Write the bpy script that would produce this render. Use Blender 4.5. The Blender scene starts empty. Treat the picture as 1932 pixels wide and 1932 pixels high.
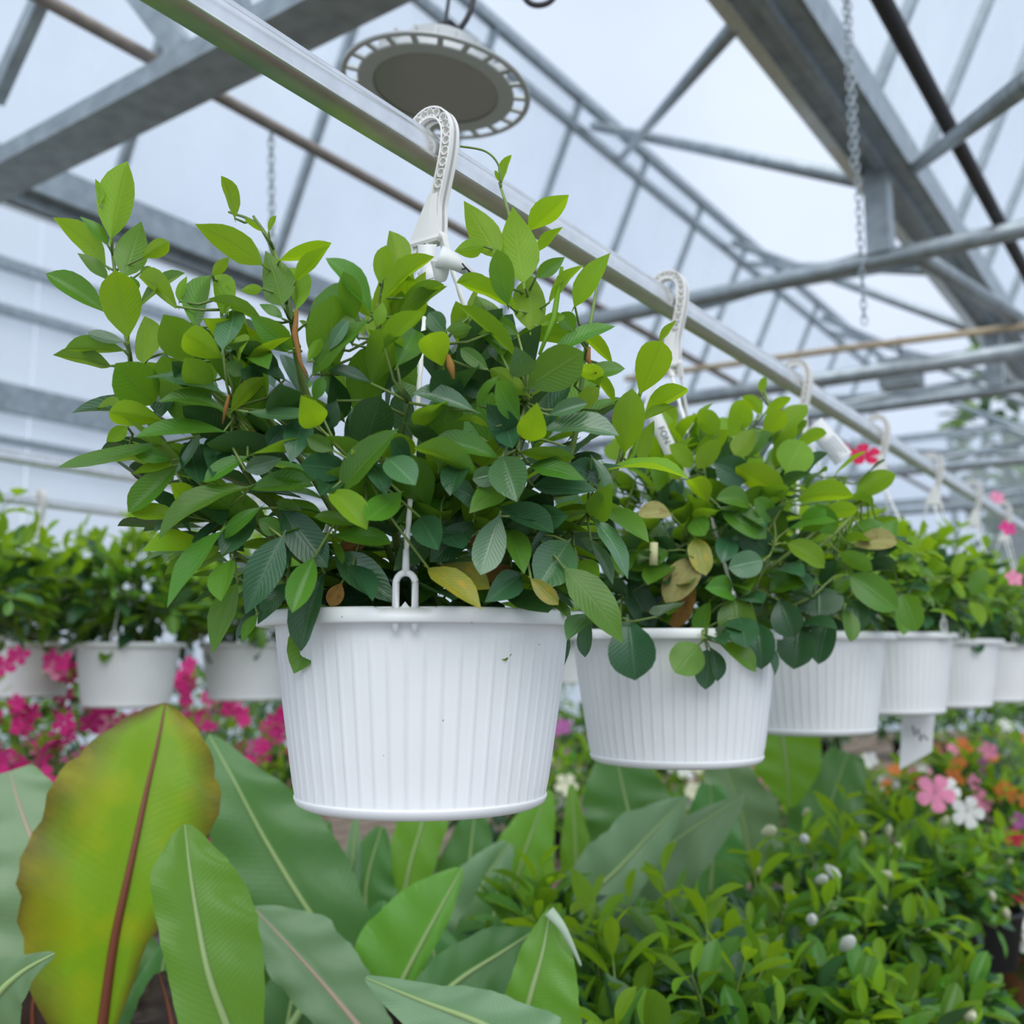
import bpy, bmesh, math, random
from mathutils import Vector, Matrix
random.seed(11)
SC = bpy.context.scene
COL = SC.collection
# ------------------------------------------------------------------ camera
F_PX = 1932.0
TH = math.atan(1352 / math.hypot(F_PX, 273)); PH = math.atan(273 / F_PX)
CAM = Vector((0, 0, 1.6))
FH = Vector((-math.sin(TH), math.cos(TH), 0)); CR = Vector((math.cos(TH), math.sin(TH), 0)); ZU = Vector((0, 0, 1))
CF = FH * math.cos(PH) + ZU * math.sin(PH); CU = -FH * math.sin(PH) + ZU * math.cos(PH)
cd = bpy.data.cameras.new('camera'); cam = bpy.data.objects.new('camera', cd); COL.objects.link(cam)
m = Matrix.Identity(4)
for i in range(3):
    m[i][0], m[i][1], m[i][2], m[i][3] = CR[i], CU[i], -CF[i], CAM[i]
cam.matrix_world = m
cd.sensor_width = 36; cd.lens = 36; cd.clip_start = 0.02; cd.clip_end = 200
cd.dof.use_dof = True; cd.dof.focus_distance = 1.0; cd.dof.aperture_fstop = 4.3
SC.camera = cam
# ------------------------------------------------------------------ sky, sun, exposure
SC.view_settings.view_transform = 'Standard'; SC.view_settings.look = 'None'
SC.view_settings.gamma = 1; SC.view_settings.use_curve_mapping = False
SC.view_settings.exposure = 0.1
try:
    SC.cycles.max_bounces = 7; SC.cycles.transparent_max_bounces = 16
except Exception: pass
W = bpy.data.worlds.new('overcast_sky'); SC.world = W; W.use_nodes = True
nt = W.node_tree; nt.nodes.clear()
wo = nt.nodes.new('ShaderNodeOutputWorld'); wb = nt.nodes.new('ShaderNodeBackground')
tc = nt.nodes.new('ShaderNodeTexCoord'); nz = nt.nodes.new('ShaderNodeTexNoise'); rp = nt.nodes.new('ShaderNodeValToRGB')
nz.inputs['Scale'].default_value = 2.2; nz.inputs['Detail'].default_value = 4
rp.color_ramp.elements[0].position = 0.3; rp.color_ramp.elements[0].color = (0.56, 0.65, 0.84, 1)
rp.color_ramp.elements[1].position = 0.7; rp.color_ramp.elements[1].color = (0.74, 0.83, 0.97, 1)
nt.links.new(tc.outputs['Generated'], nz.inputs['Vector']); nt.links.new(nz.outputs['Fac'], rp.inputs['Fac'])
nt.links.new(rp.outputs['Color'], wb.inputs['Color']); nt.links.new(wb.outputs['Background'], wo.inputs['Surface'])
wb.inputs['Strength'].default_value = 1.07
sl = bpy.data.lights.new('hazy_sun_offscreen', 'SUN'); sl.energy = 2.7; sl.angle = math.radians(70); sl.color = (1.0, 0.99, 0.97)
sun = bpy.data.objects.new('hazy_sun_offscreen', sl); COL.objects.link(sun)
sun.rotation_euler = Vector((-0.45, 0.62, -1.0)).to_track_quat('-Z', 'Y').to_euler()
# ------------------------------------------------------------------ helpers
def ray(x, y): return CF + CR * ((x - 966) / F_PX) - CU * ((y - 966) / F_PX)
def P(x, y, D): return CAM + ray(x, y) * D
def PZ(x, y, z): r = ray(x, y); return CAM + r * ((z - CAM.z) / r.z)
def PY(x, y, Y): r = ray(x, y); return CAM + r * (Y / r.y)
def PX(x, y, X): r = ray(x, y); return CAM + r * (X / r.x)
def link(name, mesh, mat=None, parent=None):
    o = bpy.data.objects.new(name, mesh); COL.objects.link(o)
    if mat is not None and hasattr(mesh, 'materials') and len(mesh.materials) == 0: mesh.materials.append(mat)
    if parent is not None: o.parent = parent
    return o
def mesh_of(name, V, Fa, smooth=True, uv=None):
    me = bpy.data.meshes.new(name); me.from_pydata([tuple(v) for v in V], [], Fa); me.update()
    if smooth: me.polygons.foreach_set('use_smooth', [True] * len(me.polygons))
    if uv is not None:
        lay = me.uv_layers.new(name='UVMap'); d = []
        for l in me.loops: d += uv[l.vertex_index]
        lay.data.foreach_set('uv', d)
    return me
def empty(name, loc, label=None, cat=None, group=None, kind=None):
    o = bpy.data.objects.new(name, None); COL.objects.link(o); o.location = loc; o.empty_display_size = .05
    tag(o, label, cat, group, kind); return o
def tag(o, label=None, cat=None, group=None, kind=None):
    if label: o['label'] = label
    if cat: o['category'] = cat
    if group: o['group'] = group
    if kind: o['kind'] = kind
    return o
def wpart(o, root):
    """parent o (whose mesh is in world coordinates) to root without moving it"""
    o.parent = root; o.matrix_parent_inverse = Matrix.Translation(-Vector(root.location)); return o
class MB:
    def __init__(s): s.v = []; s.f = []
    def add(s, V, Fa):
        n = len(s.v); s.v += [Vector(v) for v in V]; s.f += [[i + n for i in q] for q in Fa]; return s
    def box(s, c, d, R=None):
        c = Vector(c); V = []
        for k in range(8):
            p = Vector(((k & 1) - .5, ((k >> 1) & 1) - .5, (k >> 2) - .5)); p = Vector((p.x * d[0], p.y * d[1], p.z * d[2]))
            V.append(c + (R @ p if R else p))
        return s.add(V, [[0, 2, 3, 1], [4, 5, 7, 6], [0, 1, 5, 4], [2, 6, 7, 3], [0, 4, 6, 2], [1, 3, 7, 5]])
    def bar(s, a, b, w, h, up=(0, 0, 1)):
        a = Vector(a); b = Vector(b); y = (b - a); L = y.length; y.normalize(); up = Vector(up)
        if abs(up.dot(y)) > .97: up = Vector((1, 0, 0))
        x = y.cross(up).normalized(); z = x.cross(y)
        R = Matrix((x, y, z)).transposed()
        return s.box((a + b) / 2, (w, L, h), R)
    def tube(s, pts, r, n=8, cap=True, sect=None):
        pts = [Vector(p) for p in pts]; rs = r if isinstance(r, (list, tuple)) else [r] * len(pts)
        V = []; ref = None
        for i, p in enumerate(pts):
            t = (pts[min(i + 1, len(pts) - 1)] - pts[max(i - 1, 0)])
            if t.length < 1e-9: t = Vector((0, 0, 1))
            t.normalize()
            if ref is None: ref = Vector((0, 0, 1)) if abs(t.z) < .9 else Vector((1, 0, 0))
            x = (ref - t * ref.dot(t)); 
            if x.length < 1e-6: x = t.orthogonal()
            x.normalize(); yv = t.cross(x); ref = x
            for k in range(n):
                a = 2 * math.pi * k / n; q = sect(k / n, i) if sect else 1
                V.append(p + (x * math.cos(a) + yv * math.sin(a)) * rs[i] * q)
        Fa = [[i * n + k, i * n + (k + 1) % n, (i + 1) * n + (k + 1) % n, (i + 1) * n + k] for i in range(len(pts) - 1) for k in range(n)]
        if cap: Fa += [list(range(n))[::-1], [(len(pts) - 1) * n + k for k in range(n)]]
        return s.add(V, Fa)
    def lathe(s, prof, n=48, c=(0, 0, 0), rf=None):
        c = Vector(c); V = []
        for j, (r, z) in enumerate(prof):
            for k in range(n):
                a = 2 * math.pi * k / n; rr = rf(r, z, a, j) if rf else (r, z)
                V.append(c + Vector((rr[0] * math.cos(a), rr[0] * math.sin(a), rr[1])))
        Fa = [[j * n + k, j * n + (k + 1) % n, (j + 1) * n + (k + 1) % n, (j + 1) * n + k] for j in range(len(prof) - 1) for k in range(n)]
        return s.add(V, Fa)
    def mesh(s, name, smooth=True): return mesh_of(name, s.v, s.f, smooth)
    def obj(s, name, mat, parent=None, smooth=True, world=None):
        o = link(name, s.mesh(name, smooth), mat)
        if world is not None: wpart(o, world)
        elif parent is not None: o.parent = parent
        return o
def sharpen(o, ang=35):
    try:
        o.data.set_sharp_from_angle(angle=math.radians(ang))
    except Exception: pass
    return o
def crom(pts, n):
    pts = [Vector(p) for p in pts]; out = []
    m_ = len(pts) - 1
    for i in range(n + 1):
        u = i / n * m_; k = min(int(u), m_ - 1); t = u - k
        p0 = pts[max(k - 1, 0)]; p1 = pts[k]; p2 = pts[k + 1]; p3 = pts[min(k + 2, m_)]
        out.append(.5 * ((2 * p1) + (p2 - p0) * t + (2 * p0 - 5 * p1 + 4 * p2 - p3) * t * t + (3 * p1 - p0 - 3 * p2 + p3) * t ** 3))
    return out
def lerp_list(xs, n):
    out = []
    for i in range(n + 1):
        u = i / n * (len(xs) - 1); k = min(int(u), len(xs) - 2); out.append(xs[k] + (xs[k + 1] - xs[k]) * (u - k))
    return out
# ------------------------------------------------------------------ materials
def mat(name, col, rough=.5, metal=0, noise=0, nscale=20, bump=0, spec=.5, sss=0, trans=0, coat=0):
    M = bpy.data.materials.new(name); M.use_nodes = True; n = M.node_tree; b = n.nodes['Principled BSDF']
    b.inputs['Base Color'].default_value = (*col, 1); b.inputs['Roughness'].default_value = rough; b.inputs['Metallic'].default_value = metal
    b.inputs['Specular IOR Level'].default_value = spec; b.inputs['Coat Weight'].default_value = coat
    if noise or bump:
        t = n.nodes.new('ShaderNodeTexCoord'); x = n.nodes.new('ShaderNodeTexNoise'); x.inputs['Scale'].default_value = nscale; x.inputs['Detail'].default_value = 5
        n.links.new(t.outputs['Object'], x.inputs['Vector'])
        if noise:
            r = n.nodes.new('ShaderNodeMapRange'); r.inputs[1].default_value = .3; r.inputs[2].default_value = .7; r.inputs[3].default_value = 1 - noise; r.inputs[4].default_value = 1 + noise * .4
            mx = n.nodes.new('ShaderNodeMix'); mx.data_type = 'RGBA'; mx.blend_type = 'MULTIPLY'; mx.inputs[0].default_value = 1
            mx.inputs[6].default_value = (*col, 1); n.links.new(x.outputs['Fac'], r.inputs[0]); n.links.new(r.outputs[0], mx.inputs[7])
            n.links.new(mx.outputs[2], b.inputs['Base Color'])
        if bump:
            bp = n.nodes.new('ShaderNodeBump'); bp.inputs['Strength'].default_value = bump; bp.inputs['Distance'].default_value = .01
            n.links.new(x.outputs['Fac'], bp.inputs['Height']); n.links.new(bp.outputs[0], b.inputs['Normal'])
    if trans:
        o = n.nodes['Material Output']; tr = n.nodes.new('ShaderNodeBsdfTranslucent'); tr.inputs['Color'].default_value = (*col, 1)
        mx2 = n.nodes.new('ShaderNodeMixShader'); mx2.inputs[0].default_value = trans
        n.links.new(b.outputs[0], mx2.inputs[1]); n.links.new(tr.outputs[0], mx2.inputs[2]); n.links.new(mx2.outputs[0], o.inputs[0])
    return M
def leaf_mat(name, top, under, tcol, tr=.35, rough=.38, vein=.35, edge=None, banana=False, spec=.5, spot=None):
    """procedural leaf: midrib and side veins from the UV grid, paler underside, light passing through"""
    M = bpy.data.materials.new(name); M.use_nodes = True; n = M.node_tree; N = n.nodes.new; Lk = n.links.new
    b = n.nodes['Principled BSDF']; out = n.nodes['Material Output']
    uv = N('ShaderNodeUVMap'); sp = N('ShaderNodeSeparateXYZ'); Lk(uv.outputs[0], sp.inputs[0])
    def math_(op, a, b_=None, c=None):
        q = N('ShaderNodeMath'); q.operation = op
        for i, v in enumerate((a, b_, c)):
            if v is None: continue
            if isinstance(v, (int, float)): q.inputs[i].default_value = v
            else: Lk(v, q.inputs[i])
        return q.outputs[0]
    au = math_('ABSOLUTE', math_('SUBTRACT', sp.outputs[0], .5))            # 0 midrib .. .5 edge
    mid = math_('SUBTRACT', 1, math_('SMOOTH_MIN', math_('MULTIPLY', au, 22 if not banana else 40), 1, .2))
    k = 13 if not banana else 46
    ph = math_('MULTIPLY', math_('SUBTRACT', sp.outputs[1], math_('MULTIPLY', au, .55 if not banana else .25)), k * 6.283)
    wv = math_('POWER', math_('MULTIPLY_ADD', math_('SINE', ph), .5, .5), 6 if not banana else 1.5)
    ve = math_('MAXIMUM', math_('MULTIPLY', mid, 1), math_('MULTIPLY', wv, .35 if not banana else .3))
    oi = N('ShaderNodeObjectInfo')
    tcn = N('ShaderNodeTexCoord'); ns = N('ShaderNodeTexNoise'); ns.inputs['Scale'].default_value = 5 if not banana else 9; ns.inputs['Detail'].default_value = 5
    Lk(tcn.outputs['Object'], ns.inputs['Vector'])
    geo = N('ShaderNodeNewGeometry')
    def mixc(f, a, b_, mode='MIX'):
        q = N('ShaderNodeMix'); q.data_type = 'RGBA'; q.blend_type = mode
        for i, v in ((0, f), (6, a), (7, b_)):
            if isinstance(v, (int, float)): q.inputs[i].default_value = v
            elif isinstance(v, tuple): q.inputs[i].default_value = (*v, 1)
            else: Lk(v, q.inputs[i])
        return q.outputs[2]
    base = mixc(geo.outputs['Backfacing'], top, under)
    if edge is not None:
        tipf = math_('MULTIPLY', math_('MAXIMUM', math_('SUBTRACT', sp.outputs[1], .80), 0), 1.3)
        ef = math_('MULTIPLY', math_('SUBTRACT', math_('ADD', math_('ADD', au, tipf), math_('MULTIPLY', math_('SUBTRACT', ns.outputs['Fac'], .5), .42)), edge[1]), edge[2])
        ef = math_('MINIMUM', math_('MAXIMUM', ef, 0), edge[3])
        base = mixc(ef, base, edge[0])
    if spot is not None:
        sf = math_('MULTIPLY', math_('SUBTRACT', ns.outputs['Fac'], .5), 5); sf = math_('MINIMUM', math_('MAXIMUM', sf, 0), 1)
        base = mixc(sf, base, spot)
    vc = tuple(min(1, c * 1.5 + .06) for c in under)
    base = mixc(math_('MULTIPLY', ve, vein), base, vc)
    hv = N('ShaderNodeHueSaturation')
    hv.inputs['Saturation'].default_value = 1; Lk(base, hv.inputs['Color'])
    Lk(math_('MULTIPLY_ADD', oi.outputs['Random'], .024, .488), hv.inputs['Hue'])
    Lk(math_('ADD', math_('MULTIPLY_ADD', oi.outputs['Random'], .4, .68), math_('MULTIPLY', ns.outputs['Fac'], .24)), hv.inputs['Value'])
    Lk(hv.outputs[0], b.inputs['Base Color']); b.inputs['Roughness'].default_value = rough; b.inputs['Specular IOR Level'].default_value = spec
    bp = N('ShaderNodeBump'); bp.inputs['Strength'].default_value = .25; bp.inputs['Distance'].default_value = .002
    Lk(ve, bp.inputs['Height']); Lk(bp.outputs[0], b.inputs['Normal'])
    tl = N('ShaderNodeBsdfTranslucent')
    tcx = mixc(math_('MULTIPLY', ve, .35), tcol, tuple(c * .55 for c in tcol))
    if edge is not None: tcx = mixc(ef, tcx, tuple(c * 1.1 for c in edge[0]))
    Lk(tcx, tl.inputs['Color'])
    ms = N('ShaderNodeMixShader'); ms.inputs[0].default_value = tr
    Lk(b.outputs[0], ms.inputs[1]); Lk(tl.outputs[0], ms.inputs[2]); Lk(ms.outputs[0], out.inputs[0])
    return M
LM = {
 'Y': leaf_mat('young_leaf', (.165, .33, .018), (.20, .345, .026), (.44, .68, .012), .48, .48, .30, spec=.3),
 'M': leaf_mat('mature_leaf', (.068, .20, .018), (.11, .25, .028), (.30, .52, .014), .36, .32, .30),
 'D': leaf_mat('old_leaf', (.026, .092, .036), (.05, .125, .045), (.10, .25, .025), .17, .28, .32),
 'P': leaf_mat('pale_leaf', (.055, .15, .055), (.12, .22, .09), (.18, .36, .07), .2, .24, .5, spec=.9),
 'G': leaf_mat('yellowing_leaf', (.24, .27, .03), (.28, .30, .06), (.48, .45, .03), .30, .42, .3, spot=(.42, .30, .02)),
 'B': leaf_mat('withered_leaf', (.28, .14, .035), (.30, .17, .06), (.40, .20, .04), .22, .7, .3, spec=.2, spot=(.16, .07, .03)),
 'O': leaf_mat('olive_leaf', (.30, .29, .10), (.33, .31, .14), (.42, .38, .12), .25, .7, .3, spec=.2, spot=(.20, .12, .05)),
}
M_STEM = mat('stem', (.16, .24, .05), .55, noise=.3, nscale=60)
M_STEM2 = mat('woody_stem', (.20, .16, .06), .7, noise=.3, nscale=60)
M_POT = mat('white_plastic', (.81, .825, .825), .42, noise=.05, nscale=9, spec=.4)
def specks(M):
    n = M.node_tree; b = n.nodes['Principled BSDF']; src = b.inputs['Base Color'].links[0].from_socket
    t = n.nodes.new('ShaderNodeTexCoord'); v = n.nodes.new('ShaderNodeTexVoronoi'); v.inputs['Scale'].default_value = 34; n.links.new(t.outputs['Object'], v.inputs['Vector'])
    r = n.nodes.new('ShaderNodeMapRange'); r.inputs[1].default_value = .02; r.inputs[2].default_value = .038; r.inputs[3].default_value = .7; r.inputs[4].default_value = 0; n.links.new(v.outputs['Distance'], r.inputs[0])
    x = n.nodes.new('ShaderNodeTexNoise'); x.inputs['Scale'].default_value = 7; x.inputs['Detail'].default_value = 6; n.links.new(t.outputs['Object'], x.inputs['Vector'])
    s = n.nodes.new('ShaderNodeMapRange'); s.inputs[1].default_value = .60; s.inputs[2].default_value = .78; s.inputs[3].default_value = 0; s.inputs[4].default_value = .35; n.links.new(x.outputs['Fac'], s.inputs[0])
    m1 = n.nodes.new('ShaderNodeMix'); m1.data_type = 'RGBA'; n.links.new(r.outputs[0], m1.inputs[0]); n.links.new(src, m1.inputs[6]); m1.inputs[7].default_value = (.12, .10, .08, 1)
    m2 = n.nodes.new('ShaderNodeMix'); m2.data_type = 'RGBA'; n.links.new(s.outputs[0], m2.inputs[0]); n.links.new(m1.outputs[2], m2.inputs[6]); m2.inputs[7].default_value = (.66, .62, .52, 1)
    n.links.new(m2.outputs[2], b.inputs['Base Color'])
specks(M_POT)
M_HOOK = mat('ivory_plastic', (.80, .79, .75), .45, spec=.4)
M_CORD = mat('white_cord', (.82, .82, .79), .6)
M_SOIL = mat('soil', (.04, .028, .018), .95, noise=.5, nscale=80, bump=.6)
M_ALU = mat('aluminium', (.79, .80, .79), .27, .9, noise=.12, nscale=30)
M_STEEL = mat('galvanised_steel', (.37, .42, .44), .45, .75, noise=.25, nscale=14)
M_STEELD = mat('dark_galvanised', (.20, .22, .23), .5, .6, noise=.25, nscale=14)
M_TUBE = mat('brown_tube', (.23, .20, .17), .55, .3, noise=.2)
M_BLACK = mat('black_rubber', (.02, .02, .022), .5)
M_LAMP = mat('lamp_grey', (.49, .51, .50), .5, .25)
M_LENS = mat('lamp_lens', (.30, .30, .28), .12, 0, spec=.8)
M_TAG = mat('tag_paper', (.86, .87, .86), .5, trans=.3)
M_INK = mat('ink', (.03, .035, .05), .6)
M_FLOOR = mat('concrete', (.24, .235, .22), .85, noise=.25, nscale=3, bump=.3)
M_BENCH = mat('bench_wood', (.22, .16, .11), .75, noise=.35, nscale=12)
M_BAMBOO = mat('bamboo', (.50, .40, .26), .55, noise=.2, nscale=18)
def glass_mat(name, tint, t=.7):
    M = bpy.data.materials.new(name); M.use_nodes = True; n = M.node_tree; out = n.nodes['Material Output']
    b = n.nodes['Principled BSDF']; b.inputs['Base Color'].default_value = (.8, .83, .85, 1); b.inputs['Roughness'].default_value = .25
    tr = n.nodes.new('ShaderNodeBsdfTransparent'); tr.inputs['Color'].default_value = (*tint, 1)
    tl = n.nodes.new('ShaderNodeBsdfTranslucent'); tl.inputs['Color'].default_value = (.85, .88, .9, 1)
    a = n.nodes.new('ShaderNodeMixShader'); a.inputs[0].default_value = .55
    c = n.nodes.new('ShaderNodeMixShader'); c.inputs[0].default_value = t
    tcn = n.nodes.new('ShaderNodeTexCoord'); ns = n.nodes.new('ShaderNodeTexNoise'); ns.inputs['Scale'].default_value = 1.3; ns.inputs['Detail'].default_value = 6
    mr = n.nodes.new('ShaderNodeMapRange'); mr.inputs[1].default_value = .3; mr.inputs[2].default_value = .7; mr.inputs[3].default_value = t - .08; mr.inputs[4].default_value = t + .08
    n.links.new(tcn.outputs['Object'], ns.inputs['Vector']); n.links.new(ns.outputs['Fac'], mr.inputs[0]); n.links.new(mr.outputs[0], c.inputs[0])
    n.links.new(b.outputs[0], a.inputs[1]); n.links.new(tl.outputs[0], a.inputs[2])
    n.links.new(a.outputs[0], c.inputs[1]); n.links.new(tr.outputs[0], c.inputs[2]); n.links.new(c.outputs[0], out.inputs[0])
    return M
M_GLASS = glass_mat('dusty_glass', (.95, .97, .98), .80)
M_POLY = glass_mat('milky_sheet', (.95, .97, .98), .5)
# ------------------------------------------------------------------ the greenhouse
def struct(name, mb, mt, label=None, smooth=False):
    o = mb.obj(name, mt, None, smooth); o['kind'] = 'structure'
    if label: o['label'] = label
    return o
ZC = CAM.z
struct('floor', MB().box((-1, 8, -.05), (26, 32, .1)), M_FLOOR, 'grey concrete floor of the greenhouse')
# gutters run along Y; roof panels are hinged on them and stand open
def gutter(name, xc, zc, w, label, y0=-2, y1=17):
    mb = MB(); g = empty(name, (xc, y0, zc), kind='structure', label=label)
    wpart(MB().box((xc, (y0 + y1) / 2, zc - .03), (w, y1 - y0, .05)).obj('gutter_pan', M_STEEL, None, False), g)
    for sx in (-1, 1):
        wpart(MB().box((xc + sx * w * .5, (y0 + y1) / 2, zc + .03), (.02, y1 - y0, .17)).obj('gutter_side', M_STEEL, None, False), g)
    wpart(MB().box((xc + w * .12, (y0 + y1) / 2, zc - .075), (w * .16, y1 - y0, .05)).obj('gutter_rib', M_STEEL, None, False), g)
    wpart(MB().box((xc - w * .36, (y0 + y1) / 2, zc - .068), (w * .22, y1 - y0, .035)).obj('gutter_rib', M_ALU, None, False), g)
    return g
GA, GC, GH = -4.97, -1.225, ZC + 2.42
gutter('trim_1', GA, GH, .26, 'galvanised roof gutter beam behind the leafy basket')
gutter('trim_2', GC, GH, .27, 'broad galvanised roof gutter beside the hanging chain')
def roof(name, xg, zg, ang, L, y0, y1, step, label):
    g = empty(name, (xg, y0, zg), kind='structure', label=label)
    d = Vector((math.cos(ang), 0, math.sin(ang))); nrm = Vector((-math.sin(ang), 0, math.cos(ang)))
    base = Vector((xg, 0, zg + .1))
    n = int((y1 - y0) / step)
    bar_m = None; pane_m = None
    for i in range(n + 1):
        y = y0 + i * step
        if bar_m is None:
            bar_m = MB().bar(Vector((0, 0, 0)), d * L, .05, .05, nrm).mesh('glazing_bar', False); bar_m.materials.append(M_STEEL)
            pane_m = MB().bar(d * .03 + Vector((0, step / 2, 0)), d * (L - .03) + Vector((0, step / 2, 0)), step - .05, .006, nrm).mesh('pane', False); pane_m.materials.append(M_GLASS)
        o = link('glazing_bar', bar_m, None, g); o.location = Vector((0, y - y0, .1))
        if i < n:
            o = link('pane', pane_m, None, g); o.location = Vector((0, y - y0, .1))
    for t, r in ((L, .035), (L - .22, .03)):
        c = base + d * t
        wpart(MB().bar((c.x, y0, c.z), (c.x, y1, c.z), r * 2, r * 2.2).obj('purlin', M_STEEL, None, False), g)
    return g
ANG = math.radians(65)
roof('ceiling', GA, GH, ANG, 2.25, -1.6, 16.4, 1.2, 'opened sloping glass roof panel behind the round lamp')
roof('ceiling', GC, GH, ANG, 2.25, -1.6, 16.4, .9, 'opened sloping glass roof panel beyond the broad gutter')
# side wall of milky sheets and its girts
WX = -9.0
g = empty('wall_left', (WX, 0, 0), kind='structure', label='white translucent side wall of the greenhouse')
pm = MB().box((0, 0, 0), (.01, 1.78, 5.9)).mesh('wall_panel', False); pm.materials.append(M_POLY)
for i in range(13):
    o = link('wall_panel', pm, None, g); o.location = (0, -3 + i * 1.8, 3.05)
for zz, h, mt in ((3.57, .1, M_STEEL), (3.14, .08, M_STEEL), (2.33, .26, M_STEEL), (1.94, .06, M_STEEL), (1.80, .07, M_STEEL), (.6, .1, M_STEEL)):
    wpart(MB().box((WX + .06, 8, ZC + zz), (.1, 24, h)).obj('girt', mt, None, False), g)
for y in (3.4, 6.9, 10.4, 13.9, 17.4):
    wpart(MB().box((WX + .12, y, 3), (.08, .10, 6)).obj('post', M_STEEL, None, False), g)
# end wall, glazed
g = empty('wall_back', (0, 17, 0), kind='structure', label='glazed end wall of the greenhouse')
pm = MB().box((0, 0, 0), (1.46, .01, 2.3)).mesh('pane', False); pm.materials.append(M_GLASS)
for i in range(13):
    for k in range(2):
        o = link('pane', pm, None, g); o.location = (-8.6 + i * 1.5, 0, 1.6 + k * 2.4)
for i in range(14):
    wpart(MB().box((-9.35 + i * 1.5, 17, 2.6), (.07, .08, 5.2)).obj('mullion', M_STEEL, None, False), g)
for z in (.4, 2.78, 4.05, 5.1):
    wpart(MB().box((.5, 17, z), (19.6, .1, .1)).obj('rail', M_STEEL, None, False), g)
# trusses across the bays
TZ = ZC + 1.93
g = empty('truss', (-2, 2.0, TZ), 'galvanised box beam crossing above the hanging rail with diagonal braces', 'beam', kind='structure')
wpart(MB().bar((-6, 2.08, TZ), (3.2, 1.90, TZ), .19, .075).obj('chord', M_STEEL, None, False), g)
for a, b, w in (((-10, 190), (85, -20), .07), ((255, -20), (352, 105), .085), ((440, -40), (470, 75), .05)):
    p, q = PY(*a, 1.97), PY(*b, 1.97)
    if q.z < TZ: q.z = TZ
    wpart(MB().bar(p, q, w, .05, (0, 1, 0)).obj('brace', M_STEEL, None, False), g)
def truss2(Y, label, tone=M_STEEL):
    dY = Vector((0, Y - 4.9, 0))
    g = empty('truss', (-3, Y, TZ), label, 'beam', kind='structure')
    wpart(MB().tube([(-6.5, Y, TZ - .03), (3.5, Y, TZ - .03)], .045, 10).obj('chord', tone, None), g)
    for xg in (GA, GC, GC + 3.745):
        wpart(MB().box((xg, Y, TZ + .24), (.11, .11, .5)).obj('post', tone, None, False), g)
    for p, q, r in ((PX(1632, 343, GC - .12), PX(1120, 238, -4.05), .04), (PX(1385, 50, GC - .12), PX(1172, 298, -4.05), .032), (PX(1722, 320, GC + .12), PX(1945, 150, GC + .95), .03)):
        wpart(MB().tube([p + dY, q + dY], r, 8).obj('push_rod', tone, None), g)
    p, q = PZ(1712, 470, TZ), PZ(1925, 604, TZ)
    wpart(MB().tube([p + dY, q + dY], .04, 8).obj('brace', tone, None), g)
    wpart(MB().tube([Vector((GC - .1, Y, TZ)), Vector((GC - 1.6, Y + 1.4, GH - .05))], .028, 8).obj('brace', tone, None), g)
    wpart(MB().tube([Vector((GC - 1.7, Y, TZ)), Vector((GC - .1, Y + 1.4, GH - .05))], .028, 8).obj('brace', tone, None), g)
    return g
truss2(4.9, 'tubular steel truss with post under the broad gutter')
truss2(7.9, 'second tubular steel truss behind the bamboo pole')
truss2(10.9, 'far tubular steel truss before the end wall')
truss2(14.0, 'farthest tubular steel truss close to the end wall')
tube_x = -1.4156 * 2.1
struct('trim_3', MB().tube([(tube_x, -1.5, ZC + 2.1), (tube_x, 16.5, ZC + 2.1)], .024, 12), M_TUBE, 'thin brown steel tube running behind the truss beam', True)
struct('trim_4', MB().tube([(-.3577 * 2.0, -1.5, ZC + 2.0), (-.3577 * 2.0, 16.5, ZC + 2.0)], .03, 12), M_BLACK, 'dark shading tube beside the long chain', True)
tag(MB().tube([PY(1180, 715, 6.3), PY(1560, 662, 6.3), PY(1990, 608, 6.3)], .022, 10).obj('bamboo_pole', M_BAMBOO), 'tan bamboo pole tied across above the grey pipe', 'pole')
tag(MB().tube([PY(1000, 795, 6.9), PY(2050, 645, 6.9)], .055, 12).obj('heating_pipe', M_STEEL), 'thick grey pipe crossing below the bamboo pole', 'pipe')
# small fan-heater housing hung on the pipe
p = PY(1700, 705, 7.3)
h = empty('fan_heater', p, 'small grey heater box hanging below the grey pipe', 'heater')
wpart(MB().box(p, (.26, .22, .2)).obj('casing', M_STEEL, None, False), h)
for k in range(5): wpart(MB().box(p + Vector((0, -.112, -.07 + k * .035)), (.22, .010, .01)).obj('louvre', M_STEELD, None, False), h)
wpart(MB().tube([p + Vector((0, 0, .09)), Vector((p.x, p.y, TZ + .3))], .012, 6).obj('bracket', M_STEELD, None), h)
# ------------------------------------------------------------------ hanging rail
RX, RZ = -.675, ZC + .548
prof = [(-.0155, -.0155), (-.0120, -.0148), (0, -.0142), (.0125, -.0148), (.0155, -.0158), (.0165, -.0150), (.0158, -.0125), (.0168, -.0095), (.0176, -.0055), (.0178, -.001), (.0172, .003), (.0160, .0062), (.0146, .0078), (.0150, .0092), (.0136, .0104), (.0138, .0122),
        (.0105, .0155), (-.0105, .0155), (-.0150, .0115), (-.0170, .003), (-.0165, -.006), (-.0150, -.0125)]
V = []; Fa = []
ys = (-1.5, 16.5); n = len(prof)
for y in ys: V += [Vector((RX + a, y, RZ + b)) for a, b in prof]
Fa = [[k, (k + 1) % n, n + (k + 1) % n, n + k] for k in range(n)] + [list(range(n)), [n + k for k in range(n)][::-1]]
rail = sharpen(link('hanging_rail', mesh_of('hanging_rail', V, Fa, True), M_ALU), 28)
tag(rail, 'shiny aluminium rail carrying the row of white hanging baskets', 'rail')
RX2 = None
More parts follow.
